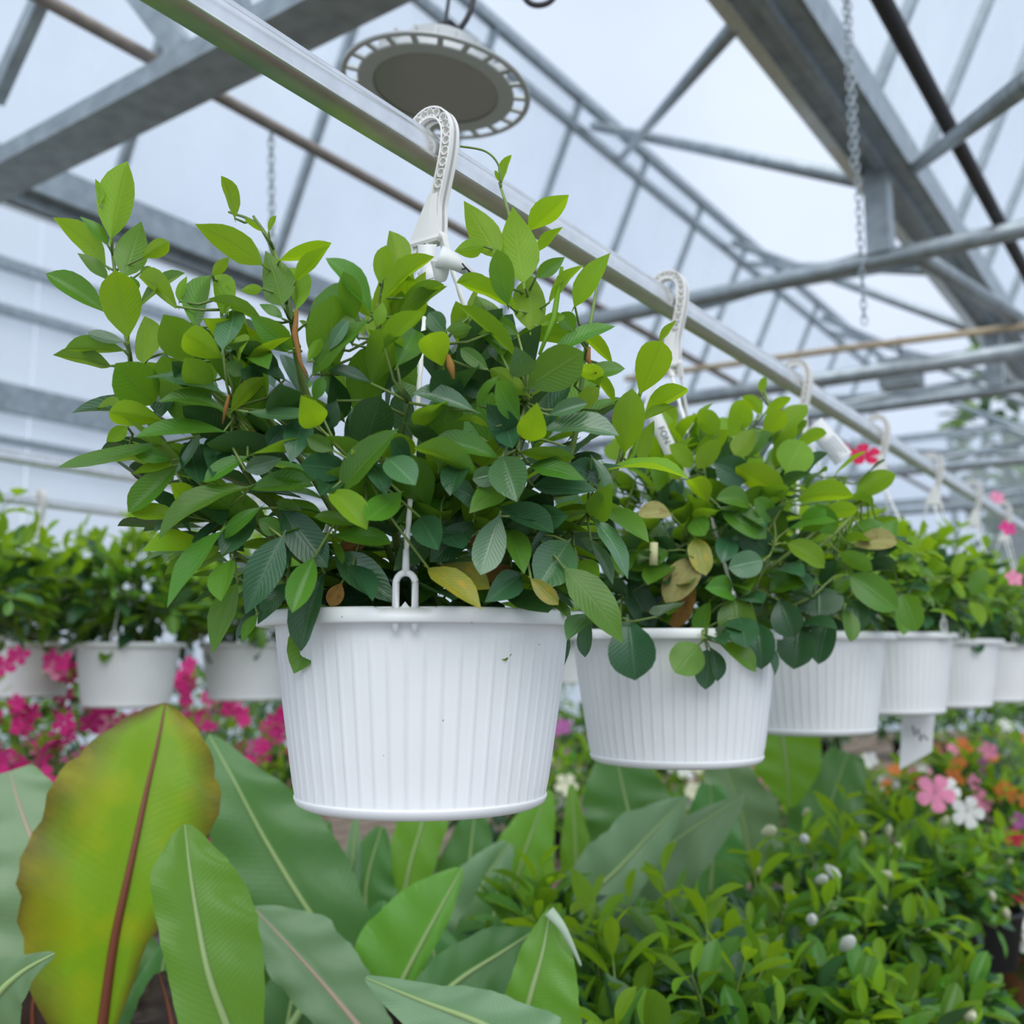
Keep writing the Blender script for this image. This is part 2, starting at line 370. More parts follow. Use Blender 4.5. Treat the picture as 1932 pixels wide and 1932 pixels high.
# ------------------------------------------------------------------ round high-bay lamp
LC = P(822, 172, 1.92)
lamp = empty('pendant_lamp', LC, 'round grey industrial pendant lamp with slotted rim', 'lamp')
R_ = .176
lamp.rotation_euler = Matrix.Rotation(math.radians(7), 3, CF).to_euler()
def ring_slots():
    mb = MB(); N_ = 22
    mb.lathe([(.118, .002), (.146, 0), (.148, .002), (.148, .005), (.135, .007)], 78)
    mb.lathe([(.168, .001), (.1765, 0), (.1785, .002), (.1785, .005), (.1735, .006), (.168, .004), (.168, .001)], 78)
    for k in range(N_):
        a = 2 * math.pi * k / N_; c = Vector((math.cos(a) * .1575, math.sin(a) * .158, .003))
        mb.box(c, (.026, .0105, .005), Matrix.Rotation(a, 3, 'Z'))
    return mb
ring_slots().obj('slotted_rim', M_LAMP, lamp); sharpen(lamp.children[0])
MB().lathe([(0, .006), (.06, .0055), (.118, .004)], 48).obj('lens', M_LENS, lamp)
hs = MB().lathe([(.136, .005), (.132, .02), (.108, .05), (.08, .060), (.075, .088), (.045, .094), (0, .095)], 48).obj('heat_sink', M_LAMP, lamp)
fm = MB().box((.104, 0, .032), (.05, .004, .036)).mesh('fin', False); fm.materials.append(M_LAMP)
for k in range(20):
    o = link('fin', fm, None, hs); o.rotation_euler = (0, 0, 2 * math.pi * k / 20)
yk = MB()
for s in (-1, 1): yk.box((s * .022, 0, .108), (.006, .03, .04))
yk.box((0, 0, .128), (.05, .03, .006)); yk.obj('yoke', M_BLACK, lamp, False)
MB().tube([(0, 0, .128), (0, 0, .6)], .004, 6).obj('suspension_rod', M_STEELD, lamp)
MB().tube(crom([(.02, 0, .1), (.05, .01, .16), (.035, .02, .28), (.01, 0, .42)], 16), .0055, 8).obj('cable', M_BLACK, lamp)
MB().tube([(0, 0, .6), (0, .6, .6), ], .012, 8).obj('mounting_arm', M_STEELD, lamp)
tag(MB().tube(crom([P(975, -60, 2.0), P(990, -4, 2.0), P(1017, 10, 2.0), P(1046, -6, 2.0), P(1056, -60, 2.0)], 20), .006, 8).obj('power_cable', M_BLACK), 'black power cable looping down beside the round lamp', 'cable')
# ------------------------------------------------------------------ chains
def chain(top, bottom, label, ln=.030, wr=.0026):
    root = empty('chain', bottom, label, 'chain')
    N_ = int((top - bottom).length / (ln * .78)); d = (top - bottom).normalized()
    pts = []
    for k in range(20):
        a = 2 * math.pi * k / 20
        pts.append(Vector((math.cos(a) * ln * .26, 0, math.sin(a) * ln * .26 + (ln * .24 if math.sin(a) > 0 else -ln * .24))))
    pts.append(pts[0]); me = MB().tube(pts, wr, 6, False).mesh('chain_link'); me.materials.append(M_STEEL)
    for i in range(N_):
        o = link('chain_link', me, None, root); o.location = (bottom + d * (i + .5) * ln * .78) - bottom
        o.rotation_euler = (0, 0, (i % 2) * math.pi / 2 + .5)
ct = None
rr = ray(512, 225); s_ = tube_x / rr.x; ct = CAM + rr * s_
chain(Vector((ct.x, ct.y, ZC + 2.09)), P(514, 520, s_ * .985), 'slack galvanised chain hanging from the brown tube', .042, .004)
cc = P(1622, 430, 3.0)
chain(Vector((cc.x, cc.y, GH + .25)), Vector((cc.x, cc.y, P(1640, 620, 3.0).z)), 'long galvanised chain hanging beside the broad gutter', .030, .0022)
cc2 = P(1597, 60, 3.0)
chain(Vector((cc2.x, cc2.y, GH + .25)), Vector((cc2.x, cc2.y, P(1612, 330, 3.0).z)), 'short galvanised chain doubled back next to a longer one', .030, .0022)
# ------------------------------------------------------------------ leaves
PROF = {
 'ell':   ([0, .05, .15, .28, .42, .56, .70, .82, .91, .96, 1], [.07, .20, .48, .78, .95, 1, .945, .76, .45, .20, 0]),
 'round': ([0, .05, .15, .28, .42, .56, .70, .82, .91, .96, 1], [.07, .34, .70, .93, 1, .99, .90, .72, .44, .19, 0]),
 'lance': ([0, .05, .15, .28, .42, .56, .70, .82, .91, .96, 1], [.08, .28, .62, .92, 1, .93, .74, .48, .24, .11, 0]),
}
def leaf_mesh(kind, bend, fold, wav=.0, curl=0, pet=.10):
    ts, ws = PROF[kind]; cols = 3; V = []; uv = []; rows = []
    T = [-pet] + ts
    for i, t in enumerate(T):
        w = .04 if t < 0 else ws[i - 1]; row = []
        for c in range(-cols, cols + 1):
            u = c / cols; x = u * w * .5
            z = bend * 4 * max(t, 0) * (1 - t) + fold * abs(x) + wav * math.sin(t * 11 + (2 if c > 0 else 0)) * abs(u) * w
            if curl:
                a = u * curl; x = math.sin(a) / curl * w * .5; z += (1 - math.cos(a)) / curl * w * .5
            z += -.02 * (1 if t < 0 else 0)
            row.append(len(V)); V.append((x, t, z)); uv.append((.5 + u * .5, max(t, 0)))
        rows.append(row)
    Fa = [[rows[i][c], rows[i][c + 1], rows[i + 1][c + 1], rows[i + 1][c]] for i in range(len(rows) - 1) for c in range(2 * cols)]
    return mesh_of('leaf', V, Fa, True, uv)
LE = [leaf_mesh('ell', .05, .18), leaf_mesh('ell', .10, .28, .02), leaf_mesh('lance', .03, .22, .015), leaf_mesh('ell', -.05, .12), leaf_mesh('lance', .09, .10, .025), leaf_mesh('ell', .02, .35)]
LR = [leaf_mesh('round', .07, .20), leaf_mesh('round', .14, .32, .02), leaf_mesh('round', .03, .12, .02), leaf_mesh('ell', .12, .3)]
LCURL = leaf_mesh('ell', .08, .1, .03, 2.4)
for me in LE + LR + [LCURL]: me.materials.append(LM['M'])
def place_leaf(parent, b, t, nrm, w, me, cls, flip=False):
    y = t - b; L = y.length
    if L < 1e-5: return None
    y = y / L; z = nrm - y * nrm.dot(y)
    if z.length < 1e-4: z = y.orthogonal()
    z.normalize()
    if flip: z = -z
    x = y.cross(z)
    M = Matrix.Identity(4)
    for i in range(3): M[i][0], M[i][1], M[i][2], M[i][3] = x[i] * w, y[i] * L, z[i] * L * .8, b[i]
    o = bpy.data.objects.new('leaf', me); COL.objects.link(o); o.parent = parent; o.matrix_basis = M
    o.material_slots[0].link = 'OBJECT'; o.material_slots[0].material = LM[cls] if isinstance(cls, str) else cls
    return o
class Fill:
    """many small leaves of a plant's heart joined into one part"""
    def __init__(s): s.v = []; s.f = []; s.uv = []
    def leaf(s, b, t, nrm, w, me):
        y = t - b; L = y.length; y = y / L; z = nrm - y * nrm.dot(y); z.normalize(); x = y.cross(z); n0 = len(s.v)
        for v in me.vertices: s.v.append(b + x * (v.co.x * w) + y * (v.co.y * L) + z * (v.co.z * L * .8))
        lay = me.uv_layers[0].data; uvv = [None] * len(me.vertices)
        for l in me.loops: uvv[l.vertex_index] = tuple(lay[l.index].uv)
        s.uv += uvv; s.f += [[n0 + i for i in p.vertices] for p in me.polygons]
    def build(s, root, cls, name='inner_foliage'):
        if not s.v: return
        o = link(name, mesh_of(name, s.v, s.f, True, s.uv), LM[cls]); o['kind'] = 'stuff'; wpart(o, root); return o
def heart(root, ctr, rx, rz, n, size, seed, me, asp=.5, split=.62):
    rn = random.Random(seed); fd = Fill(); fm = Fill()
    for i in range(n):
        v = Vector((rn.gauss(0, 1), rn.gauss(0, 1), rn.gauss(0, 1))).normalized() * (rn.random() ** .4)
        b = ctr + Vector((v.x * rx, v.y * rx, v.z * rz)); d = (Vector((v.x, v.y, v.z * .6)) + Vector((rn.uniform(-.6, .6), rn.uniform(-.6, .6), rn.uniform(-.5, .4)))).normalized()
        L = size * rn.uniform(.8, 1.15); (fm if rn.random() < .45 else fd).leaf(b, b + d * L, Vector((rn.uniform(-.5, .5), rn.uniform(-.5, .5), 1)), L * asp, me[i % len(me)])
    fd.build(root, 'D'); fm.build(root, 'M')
class Shoot:
    def __init__(s, pts, r0=.0035, r1=.0014, n=14):
        s.pts = crom(pts, n); s.mb = MB(); s.mb.tube(s.pts, [r0 + (r1 - r0) * i / n for i in range(n + 1)], 6); s.leaves = []
    def near(s, p):
        k = min(range(len(s.pts)), key=lambda i: (s.pts[i] - p).length_squared); return (s.pts[k] - p).length, s.pts[k]
    def petiole(s, b, q, d=None):
        c = (b + q) / 2 + (-(d or Vector((0, 0, 1))) * .25 * (b - q).length)
        s.mb.tube([b, c * .5 + (b + q) * .25, q], [.0011, .0013, .0015], 5)
    def build(s, root, mt=None):
        o = s.mb.obj('shoot', mt or M_STEM); wpart(o, root)
        for a in s.leaves: place_leaf(o, *a)
        return o
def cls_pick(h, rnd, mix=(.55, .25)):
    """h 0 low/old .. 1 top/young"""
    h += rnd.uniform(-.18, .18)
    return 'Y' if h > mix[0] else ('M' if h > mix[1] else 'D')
def grow(root, soil, R, H, nsh, per, size, seed, meshes, maxphi=100, mix=(.55, .28), aspect=.46, extra=None, az=None, lean=(0, 0), var=(.85, 1.12)):
    rnd = random.Random(seed); shoots = []
    for i in range(nsh):
        f = (i + .5) / nsh; phi = math.radians(maxphi) * math.sqrt(f) * rnd.uniform(.85, 1.08)
        a = i * 2.39996 + rnd.uniform(-.3, .3)
        rr = R * math.sin(phi) * rnd.uniform(.8, 1.05)
        tip = soil + Vector((rr * math.cos(a) + lean[0], rr * math.sin(a) + lean[1], H * (.30 + .72 * math.cos(phi)) * rnd.uniform(*var)))
        b0 = soil + Vector((rr * .18 * math.cos(a), rr * .18 * math.sin(a), -.01))
        mid = b0.lerp(tip, .5) + Vector((-.12 * rr * math.cos(a), -.12 * rr * math.sin(a), H * .16))
        sh = Shoot([b0, mid, tip], .003, .0012, 10); n = len(sh.pts) - 1
        for j in range(per):
            t = .38 + .62 * (j + 1) / per; k = min(n, int(round(t * n))); p = sh.pts[k]
            T = (sh.pts[min(k + 1, n)] - sh.pts[max(k - 1, 0)]).normalized()
            s1 = T.orthogonal().normalized(); s2 = T.cross(s1); ang = j * math.pi / 2 + rnd.uniform(-.4, .4) + i
            for q in (0, math.pi):
                sd = s1 * math.cos(ang + q) + s2 * math.sin(ang + q)
                d = (T * rnd.uniform(.35, .9) + sd + Vector((0, 0, rnd.uniform(-.15, .25)))).normalized()
                L = size * rnd.uniform(.72, 1.12) * (1 - .35 * max(0, t - .8) / .2)
                nr = (Vector((0, 0, 1)) * .9 + T * .5 - d * .2 + Vector((rnd.uniform(-.4, .4), rnd.uniform(-.4, .4), 0)))
                hh = (p.z - soil.z) / max(H, .01) * .75 + .25 * t
                b = p + d * L * .12
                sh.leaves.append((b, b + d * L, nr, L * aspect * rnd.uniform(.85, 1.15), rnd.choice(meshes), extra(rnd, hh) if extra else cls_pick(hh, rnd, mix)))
        shoots.append(sh)
    for s in shoots: s.build(root)
    return shoots
# ------------------------------------------------------------------ basket parts (local coordinates, origin on the pot axis at the rim top)
PR, PRB, PH_ = .150, .1245, .178
NR = 56
def pot_r(r, z, a, j):
    t = -z / PH_; k = max(0, min(1, (t - .10) / .18)) * max(0, min(1, (.955 - t) / .03))
    s_ = abs(math.sin(a * NR / 2)); rib = max(0, 1 - s_ / .30)
    return (r - .0012 * k + .0022 * k * rib, z)
def pot_mesh():
    mb = MB(); prof = []
    for i in range(15):
        t = i / 14; prof.append((PR + (PRB - PR) * (t ** 1.08), -PH_ * t))
    mb.lathe(prof, NR * 8, rf=pot_r)
    mb.lathe([(PRB - .001, -PH_), (PRB - .004, -PH_ - .002), (0, -PH_ - .002)], 96)
    mb.lathe([(PR - .003, 0), (PR - .004, -.03)], 96)
    return mb.mesh('pot')
POT_ME = pot_mesh(); POT_ME.materials.append(M_POT)
def sauc_mesh():
    mb = MB(); r = PRB
    mb.lathe([(r - .003, -PH_ + .003), (r - .0028, -PH_ + .0005), (r + .0010, -PH_ - .0002), (r + .0012, -PH_ - .002), (r - .001, -PH_ - .007), (r - .007, -PH_ - .0105), (r - .02, -PH_ - .0125), (0, -PH_ - .0125)], 96)
    return mb.mesh('saucer')
SAU_ME = sauc_mesh(); SAU_ME.materials.append(M_POT)
CLIP_AZ = [0, 2 * math.pi / 3, 4 * math.pi / 3]
def rim_mesh():
    mb = MB(); n = 240
    def rf(r, z, a, j):
        dz = 0; dr = 0
        for c in CLIP_AZ:
            d = abs((a - c + math.pi) % (2 * math.pi) - math.pi) * PR
            if d < .026 and j in (0, 1, 6): dz = max(dz, .0055 * min(1, (.026 - d) / .006))
        for c in (math.pi / 2.05, -math.pi / 2.05):
            d = abs((a - c + math.pi) % (2 * math.pi) - math.pi) * PR
            if d < .05 and j >= 1 and j <= 4: dr = .0065 * min(1, (.05 - d) / .008)
        return (r + dr, z - dz)
    mb.lathe([(PR - .003, 0), (PR + .0085, 0), (PR + .0105, -.002), (PR + .0115, -.0125), (PR + .0095, -.0145), (PR - .001, -.0135), (PR - .003, 0)], n, rf=rf)
    return mb.mesh('rim')
RIM_ME = rim_mesh(); RIM_ME.materials.append(M_POT)
def clip_mesh():
    mb = MB(); w = .0085
    pts = [(0, -w, -.022), (0, -w, .020)] + [(0, -w * math.cos(a), .020 + w * 1.1 * math.sin(a)) for a in [math.pi * k / 10 for k in range(11)]] + [(0, w, .020), (0, w, -.022)]
    mb.tube(pts, .0032, 8)
    mb.add([(-.002, -.006, -.004), (.002, -.006, -.004), (-.002, .006, -.004), (.002, .006, -.004), (-.002, 0, .004), (.002, 0, .004)], [[0, 2, 4], [1, 5, 3], [0, 4, 5, 1], [2, 3, 5, 4]])
    mb.tube([(0, 0, .028), (0, 0, .05)], [.0036, .0028], 8)
    return mb.mesh('clip')
CLIP_ME = clip_mesh(); CLIP_ME.materials.append(M_POT)
soil_b = MB().lathe([(PR - .004, -.016), (.1, -.010), (.05, -.006), (0, -.004)], 40).mesh('soil'); soil_b.materials.append(M_SOIL)
HP = [(-.0245, .002), (-.0235, .018), (-.0155, .033), (.001, .0405), (.018, .0355), (.0275, .021), (.0285, .002), (.0245, -.022), (.0185, -.045), (.0135, -.066), (.0132, -.085), (.0128, -.105)]
HANG_BOT = -.106
def hook_parts(root, hz, yaw=0):
    """hook in the XZ plane; hz = rail centre height relative to the root"""
    k = 44; c = crom([Vector((x, 0, z)) for x, z in HP], k); mb = MB(); rb = MB()
    tx = [(c[min(i + 1, k)] - c[max(i - 1, 0)]).normalized() for i in range(k + 1)]
    def band(off0, off1, yh, out):
        V = []
        for i in range(k + 1):
            nn = Vector((-tx[i].z, 0, tx[i].x)); g = 1 + .25 * i / k
            for o_, yy in ((off0, -yh), (off1, -yh), (off1, yh), (off0, yh)): V.append(c[i] + nn * o_ * g + Vector((0, yy, hz)))
        Fa = [[i * 4 + a, i * 4 + (a + 1) % 4, (i + 1) * 4 + (a + 1) % 4, (i + 1) * 4 + a] for i in range(k) for a in range(4)]
        Fa += [[0, 1, 2, 3], [k * 4 + 3, k * 4 + 2, k * 4 + 1, k * 4]]
        out.add(V, Fa)
    band(-.0062, .0062, .0022, mb); band(.0045, .0062, .0075, mb); band(-.0062, -.0045, .0075, mb)
    # tapering plate below the hook
    e = Vector((.013, 0, -.066)); V = []
    for z, wl, wr, yh in ((-.055, -.0065, .0065, .0066), (-.075, -.0135, .0095, .0072), (HANG_BOT + .004, -.024, .0165, .0078), (HANG_BOT, -.0235, .016, .0085), (HANG_BOT - .003, -.021, .014, .007)):
        cx = e.x - .004 + (z + .066) * .18 if z > -.066 else e.x - .004 + (z + .066) * .12
        V += [Vector((cx + wl, -yh, z + hz)), Vector((cx + wr, -yh, z + hz)), Vector((cx + wr, yh, z + hz)), Vector((cx + wl, yh, z + hz))]
    Fa = [[i * 4 + a, i * 4 + (a + 1) % 4, (i + 1) * 4 + (a + 1) % 4, (i + 1) * 4 + a] for i in range(4) for a in range(4)] + [[0, 3, 2, 1], [16, 17, 18, 19]]
    mb.add(V, Fa)
    h = mb.obj('hook', M_HOOK, root, False)
    acc = 0; idx = []
    for i in range(1, k):
        acc += (c[i] - c[i - 1]).length
        if acc > .0086 and c[i].z > -.052: idx.append(i); acc = 0
    for i in idx:
        nn = Vector((-tx[i].z, 0, tx[i].x)); hx = []
        for q in range(6):
            a = math.pi / 3 * q + math.pi / 6
            hx.append(c[i] + tx[i] * math.cos(a) * .0050 + nn * math.sin(a) * .0050 + Vector((0, 0, hz)))
        for q in range(6):
            p, p2 = hx[q], hx[(q + 1) % 6]
            for sy in (-1, 1): rb.bar(p + Vector((0, sy * .0044, 0)), p2 + Vector((0, sy * .0044, 0)), .0011, .0048, (0, 1, 0))
    rb.obj('honeycomb_ribs', M_HOOK, h, False)
    lugs = [Vector((e.x - .008 + dx, 0, hz + HANG_BOT)) for dx in (-.018, -.002, .0145)]
    return h, lugs
def cord(a, b, root, lug=True):
    L = (b - a).length; n = max(12, int(L / .0045)); pts = [a.lerp(b, i / n) for i in range(n + 1)]
    tw = 2 * math.pi / .022
    mb = MB().tube(pts, .0027, 10, True, lambda q, i: .74 + .26 * abs(math.cos(2 * math.pi * q - tw * L * i / n / 2)))
    o = mb.obj('cord', M_CORD, root)
    if lug: MB().bar(a + Vector((0, 0, .004)), a.lerp(b, .05), .0075, .0065).obj('lug', M_HOOK, o, False)
    return o
def basket(loc, label, group, face_az, detail=True):
    root = empty('hanging_basket', loc, label, 'hanging plant', group)
    for nm, me in (('pot', POT_ME),):
        p = link(nm, me, None, root); p.rotation_euler = (0, 0, face_az)
    for nm, me in (('rim', RIM_ME), ('saucer', SAU_ME), ('soil', soil_b)):
        link(nm, me, None, p)
    clips = []
    for c in CLIP_AZ:
        o = link('clip', CLIP_ME, None, p); o.location = (math.cos(c) * (PR + .004), math.sin(c) * (PR + .004), 0); o.rotation_euler = (0, 0, c)
        clips.append(Vector((math.cos(c + face_az) * (PR + .004), math.sin(c + face_az) * (PR + .004), .045)))
    return root, clips
# ------------------------------------------------------------------ the row of baskets on the rail
D1 = 1.037; Y1 = .815; SPC = .58
RIMZ = P(770, 1142, D1 - .155).z
to_cam = math.atan2(-Y1, -RX)
BASK = []
LBL = ['big white ribbed basket of long-leaved mandevilla with yellowing leaves over its rim',
       'white basket of round-leaved mandevilla with a shrivelled brown leaf hanging over the rim',
       'white basket whose leaves carry a white printed tag, next to the shrivelled-leaf basket',
       'white basket with a red flower above and a handwritten tag below',
       'white basket beside the one with the handwritten tag, further along the rail',
       'last white basket in view before the far pots on the rail',
       'small distant white basket at the far end of the row']
for i in range(7):
    zoff = (0, -.006, .002, .012, .005, 0, .004)[i]
    loc = Vector((RX, Y1 + SPC * i, RIMZ + zoff))
    az = to_cam - math.radians(6) if i == 0 else to_cam + math.radians((0, 18, -25, 30, -5, 12, 0)[i])
    root, clips = basket(loc, LBL[i], 'baskets on the aluminium rail', az)
    h, lugs = hook_parts(root, RZ - loc.z)
    order = (2, 0, 1) if i == 0 else (2, 0, 1)
    for l_, c_ in zip(lugs, order): cord(l_, clips[c_], root)
    BASK.append(root)
# ---- leaves of the first basket, read off the plant shoot by shoot: base, tip, breadth, kind
C3 = (80, 280, 3.116, """405 525 500 75 180 Y;340 320 310 178 45 Y;370 690 60 405 130 Y;385 770 205 615 70 M;365 960 20 735 120 M;500 1110 430 715 200 Y;480 750 582 428 165 M;
590 640 745 550 90 Y;570 735 650 705 45 M;545 845 520 750 65 M;790 930 565 755 110 Y;565 940 840 732 45 M;805 900 850 750 45 Y;385 570 220 400 60 M;480 1140 265 1080 60 P;480 1190 130 1180 90 M;
400 1280 60 1215 95 M;595 1260 600 985 135 Y;660 1500 430 1262 225 M;880 1250 712 975 200 M;1060 1230 832 1090 150 Y;900 1050 990 745 135 M;1090 960 1000 745 130 Y;1000 745 1098 640 60 Y;1060 1180 1130 940 130 P;
1290 680 895 445 150 Y;1130 410 1050 160 75 Y;1295 490 1185 410 25 Y;1330 490 1375 395 30 Y;1395 660 1700 555 80 Y;1490 780 1690 570 80 Y;1410 915 1310 600 180 M;1480 960 1440 700 110 Y;1295 825 1165 835 55 Y;
1290 1010 970 885 75 M;1410 1000 1275 915 55 M;1470 1180 1215 975 130 M;1590 1330 1925 1005 110 M;1570 1010 1840 780 90 M;1930 960 1665 645 110 M;1830 1010 1770 720 120 M;1425 1360 1075 1185 90 D;1180 1410 1465 1110 35 Y;
1040 1430 600 1348 75 P;1065 1540 685 1490 75 M;1110 1550 1305 1345 85 Y;1210 1550 1580 1568 65 P;1620 1630 1520 1450 150 Y;1000 1440 835 1230 150 M;700 1600 390 1550 130 Y;520 1490 320 1540 40 Y;1450 1200 1210 1130 60 M;
720 1200 700 1580 140 D;1930 1380 1680 1310 60 D;1700 1330 1720 1620 130 D;1450 1560 1390 1385 200 D;1290 1400 1160 1300 110 D;1190 1330 1080 1260 80 M;1600 1480 1650 1340 70 M;1120 1120 1170 1200 110 Y;1240 1210 1330 1300 120 M;
900 1380 760 1250 120 D;1560 1250 1640 1120 60 Y;1690 1180 1800 1010 70 P;1820 1150 1780 980 100 M""")
C4 = (600, 280, 2.683, """310 680 345 490 85 Y;390 655 360 415 120 Y;320 790 590 548 85 Y;410 850 655 697 75 M;340 1010 518 822 95 M;400 1100 495 920 150 M;630 1100 570 935 135 Y;915 550 738 265 140 Y;1040 675 985 295 180 Y;
1065 415 1270 235 110 Y;1100 530 1240 398 50 Y;840 495 690 520 85 Y;960 790 905 510 110 M;1075 920 1085 640 155 Y;1105 650 1250 550 70 M;1170 780 1345 590 55 Y;1300 800 1480 528 100 Y;1180 1050 1505 900 70 M;1320 965 985 955 95 M;
1060 1210 1345 1030 190 M;1010 820 725 690 80 Y;1005 1060 710 795 70 M;880 930 800 745 160 M;1065 1250 870 1115 90 Y;805 1300 920 1150 45 M;790 1330 480 1240 80 P;860 1120 720 1010 70 M;730 1300 580 1130 140 D;930 180 980 32 40 Y;
920 170 895 110 18 Y;1630 1240 1740 975 150 Y;1730 980 1815 870 35 Y;1550 1540 1590 1215 140 Y;1660 1340 1870 1215 85 Y;1630 1380 1800 1310 45 Y;1070 1480 1110 1285 130 Y;1170 1350 1365 1290 70 P;1320 1160 1555 1115 70 M;
1500 1290 1375 1140 50 Y;1490 1090 1320 920 60 Y;1110 900 1250 850 50 Y;1300 920 1230 830 80 M;1050 1150 1000 1000 120 P;650 920 780 905 60 M;640 930 560 830 90 P;880 680 700 680 60 Y;430 760 640 690 60 M;
1420 1200 1330 1090 90 Y;1300 1320 1420 1210 80 Y;1010 940 870 850 70 M;720 1180 850 1250 80 D;930 1050 870 900 110 M;760 860 690 960 80 M;270 850 200 760 60 Y;300 900 330 780 60 Y;200 960 110 870 110 M;980 1130 900 1010 110 M""")
C5 = (200, 700, 3.22, """715 370 180 400 85 M;130 340 0 430 80 Y;350 440 -296 586 75 M;400 540 165 495 85 M;410 575 150 630 55 Y;430 590 135 860 130 M;425 615 575 395 50 P;490 850 390 680 110 Y;440 870 150 865 90 Y;860 710 320 1025 110 M;
550 1020 215 1095 120 Y;740 880 470 1180 45 D;700 980 370 1440 110 M;710 1060 510 1160 60 Y;860 520 595 675 85 M;845 600 1070 530 100 P;870 720 1265 700 110 M;1010 630 1270 670 75 M;940 830 720 1020 75 M;1490 600 1180 570 150 D;
1420 730 1780 348 150 M;1710 530 1880 695 150 P;1380 480 1220 405 90 M;1360 730 1585 965 140 Y;1790 740 1580 905 140 M;1510 935 1265 885 70 M;1385 1000 1735 1050 100 M;1060 830 1345 1195 190 D;1070 1010 845 1480 190 D;
1120 1000 995 1310 140 D;1260 1140 1130 1470 140 M;1330 1230 1185 1705 150 D;1395 1110 1765 1415 180 P;800 1290 650 1720 130 M;760 1150 700 1400 120 M;1100 1290 920 1540 100 D;920 1480 820 1650 60 M;1430 1290 1360 1430 90 B;
1600 1040 1415 1090 70 B;1370 1020 1435 1175 45 M;920 480 1080 360 90 D;880 350 900 510 50 B;1570 440 1490 510 50 Y;520 420 560 680 150 D;700 400 640 640 150 D;1200 300 1120 560 150 D;1400 180 1330 350 110 D;
1420 640 1300 760 120 D;1600 560 1700 760 130 D;560 760 700 940 120 D;900 860 700 1120 140 D;1060 980 920 900 100 M;640 1010 840 1100 120 D;1500 1180 1620 1400 110 D;1100 330 980 460 110 D""")
C6 = (700, 700, 3.22, """660 400 290 275 100 M;720 345 510 305 40 Y;775 530 370 425 110 M;640 640 260 465 120 M;905 495 1240 525 85 M;800 520 885 795 200 P;790 620 615 660 110 P;970 575 1300 665 100 M;1040 365 1510 395 110 P;990 700 1380 730 120 D;
1380 680 1200 575 110 D;510 770 145 930 120 M;640 790 435 700 120 D;800 720 595 865 130 M;300 890 410 1090 160 D;620 920 355 1160 150 D;780 880 665 1240 170 P;850 960 930 1235 130 M;790 830 1110 985 130 D;1200 1040 1010 1320 230 P;
350 1200 670 1450 130 G;430 1180 725 1325 150 G;690 1000 610 1080 80 B;850 1190 700 1290 110 B;910 1240 690 1405 150 D;970 1260 1140 1420 90 G;1180 1200 1530 1655 190 M;1360 900 1560 1265 100 P;1340 1040 1470 1300 70 P;
1430 840 1690 1045 110 M;1360 910 1460 680 140 M;1345 530 1425 770 60 P;1640 560 1720 300 90 Y;1440 600 1932 660 40 Y;1320 1500 1300 1740 80 D;1320 1480 1190 1640 110 P;330 1020 135 1215 150 P;870 480 700 200 150 D;900 300 760 60 130 M;
560 560 480 760 130 D;1000 900 1200 880 140 D;1100 1020 960 1120 140 D;240 560 120 420 120 D;1180 460 1060 620 120 D;420 940 560 1080 110 D;1260 1160 1380 1290 110 M;960 160 830 330 110 D;820 330 860 470 140 D""")
def parse(blocks):
    out = []
    for ox, oy, s, txt in blocks:
        for it in txt.replace('\n', '').split(';'):
            a = it.split()
            if len(a) < 6: continue
            v = [float(q) for q in a[:5]]
            out.append((ox + v[0] / s, oy + v[1] / s, ox + v[2] / s, oy + v[3] / s, v[4] / s, a[5]))
    return out
def depth1(x, y):
    t = ((x - 700) / 560) ** 2 + ((y - 850) / 560) ** 2
    v = D1 - .19 * math.sqrt(max(0, 1 - t)); k = max(0, min(1, (y - 980) / 90))
    return max(v, v * (1 - k) + (D1 - .118) * k)
CORD = [(779, 760), (777, 790), (775, 820), (771, 995), (766, 1060), (765, 1088), (763, 1110), (762, 1130)]
def seg_d(px, py, ax, ay, bx, by):
    vx, vy = bx - ax, by - ay; t = max(0, min(1, ((px - ax) * vx + (py - ay) * vy) / (vx * vx + vy * vy + 1e-6))); return math.hypot(px - ax - t * vx, py - ay - t * vy)
COFF = {'Y': 0, 'M': .004, 'D': .024, 'P': -.010, 'G': -.012, 'B': .03, 'O': -.01}
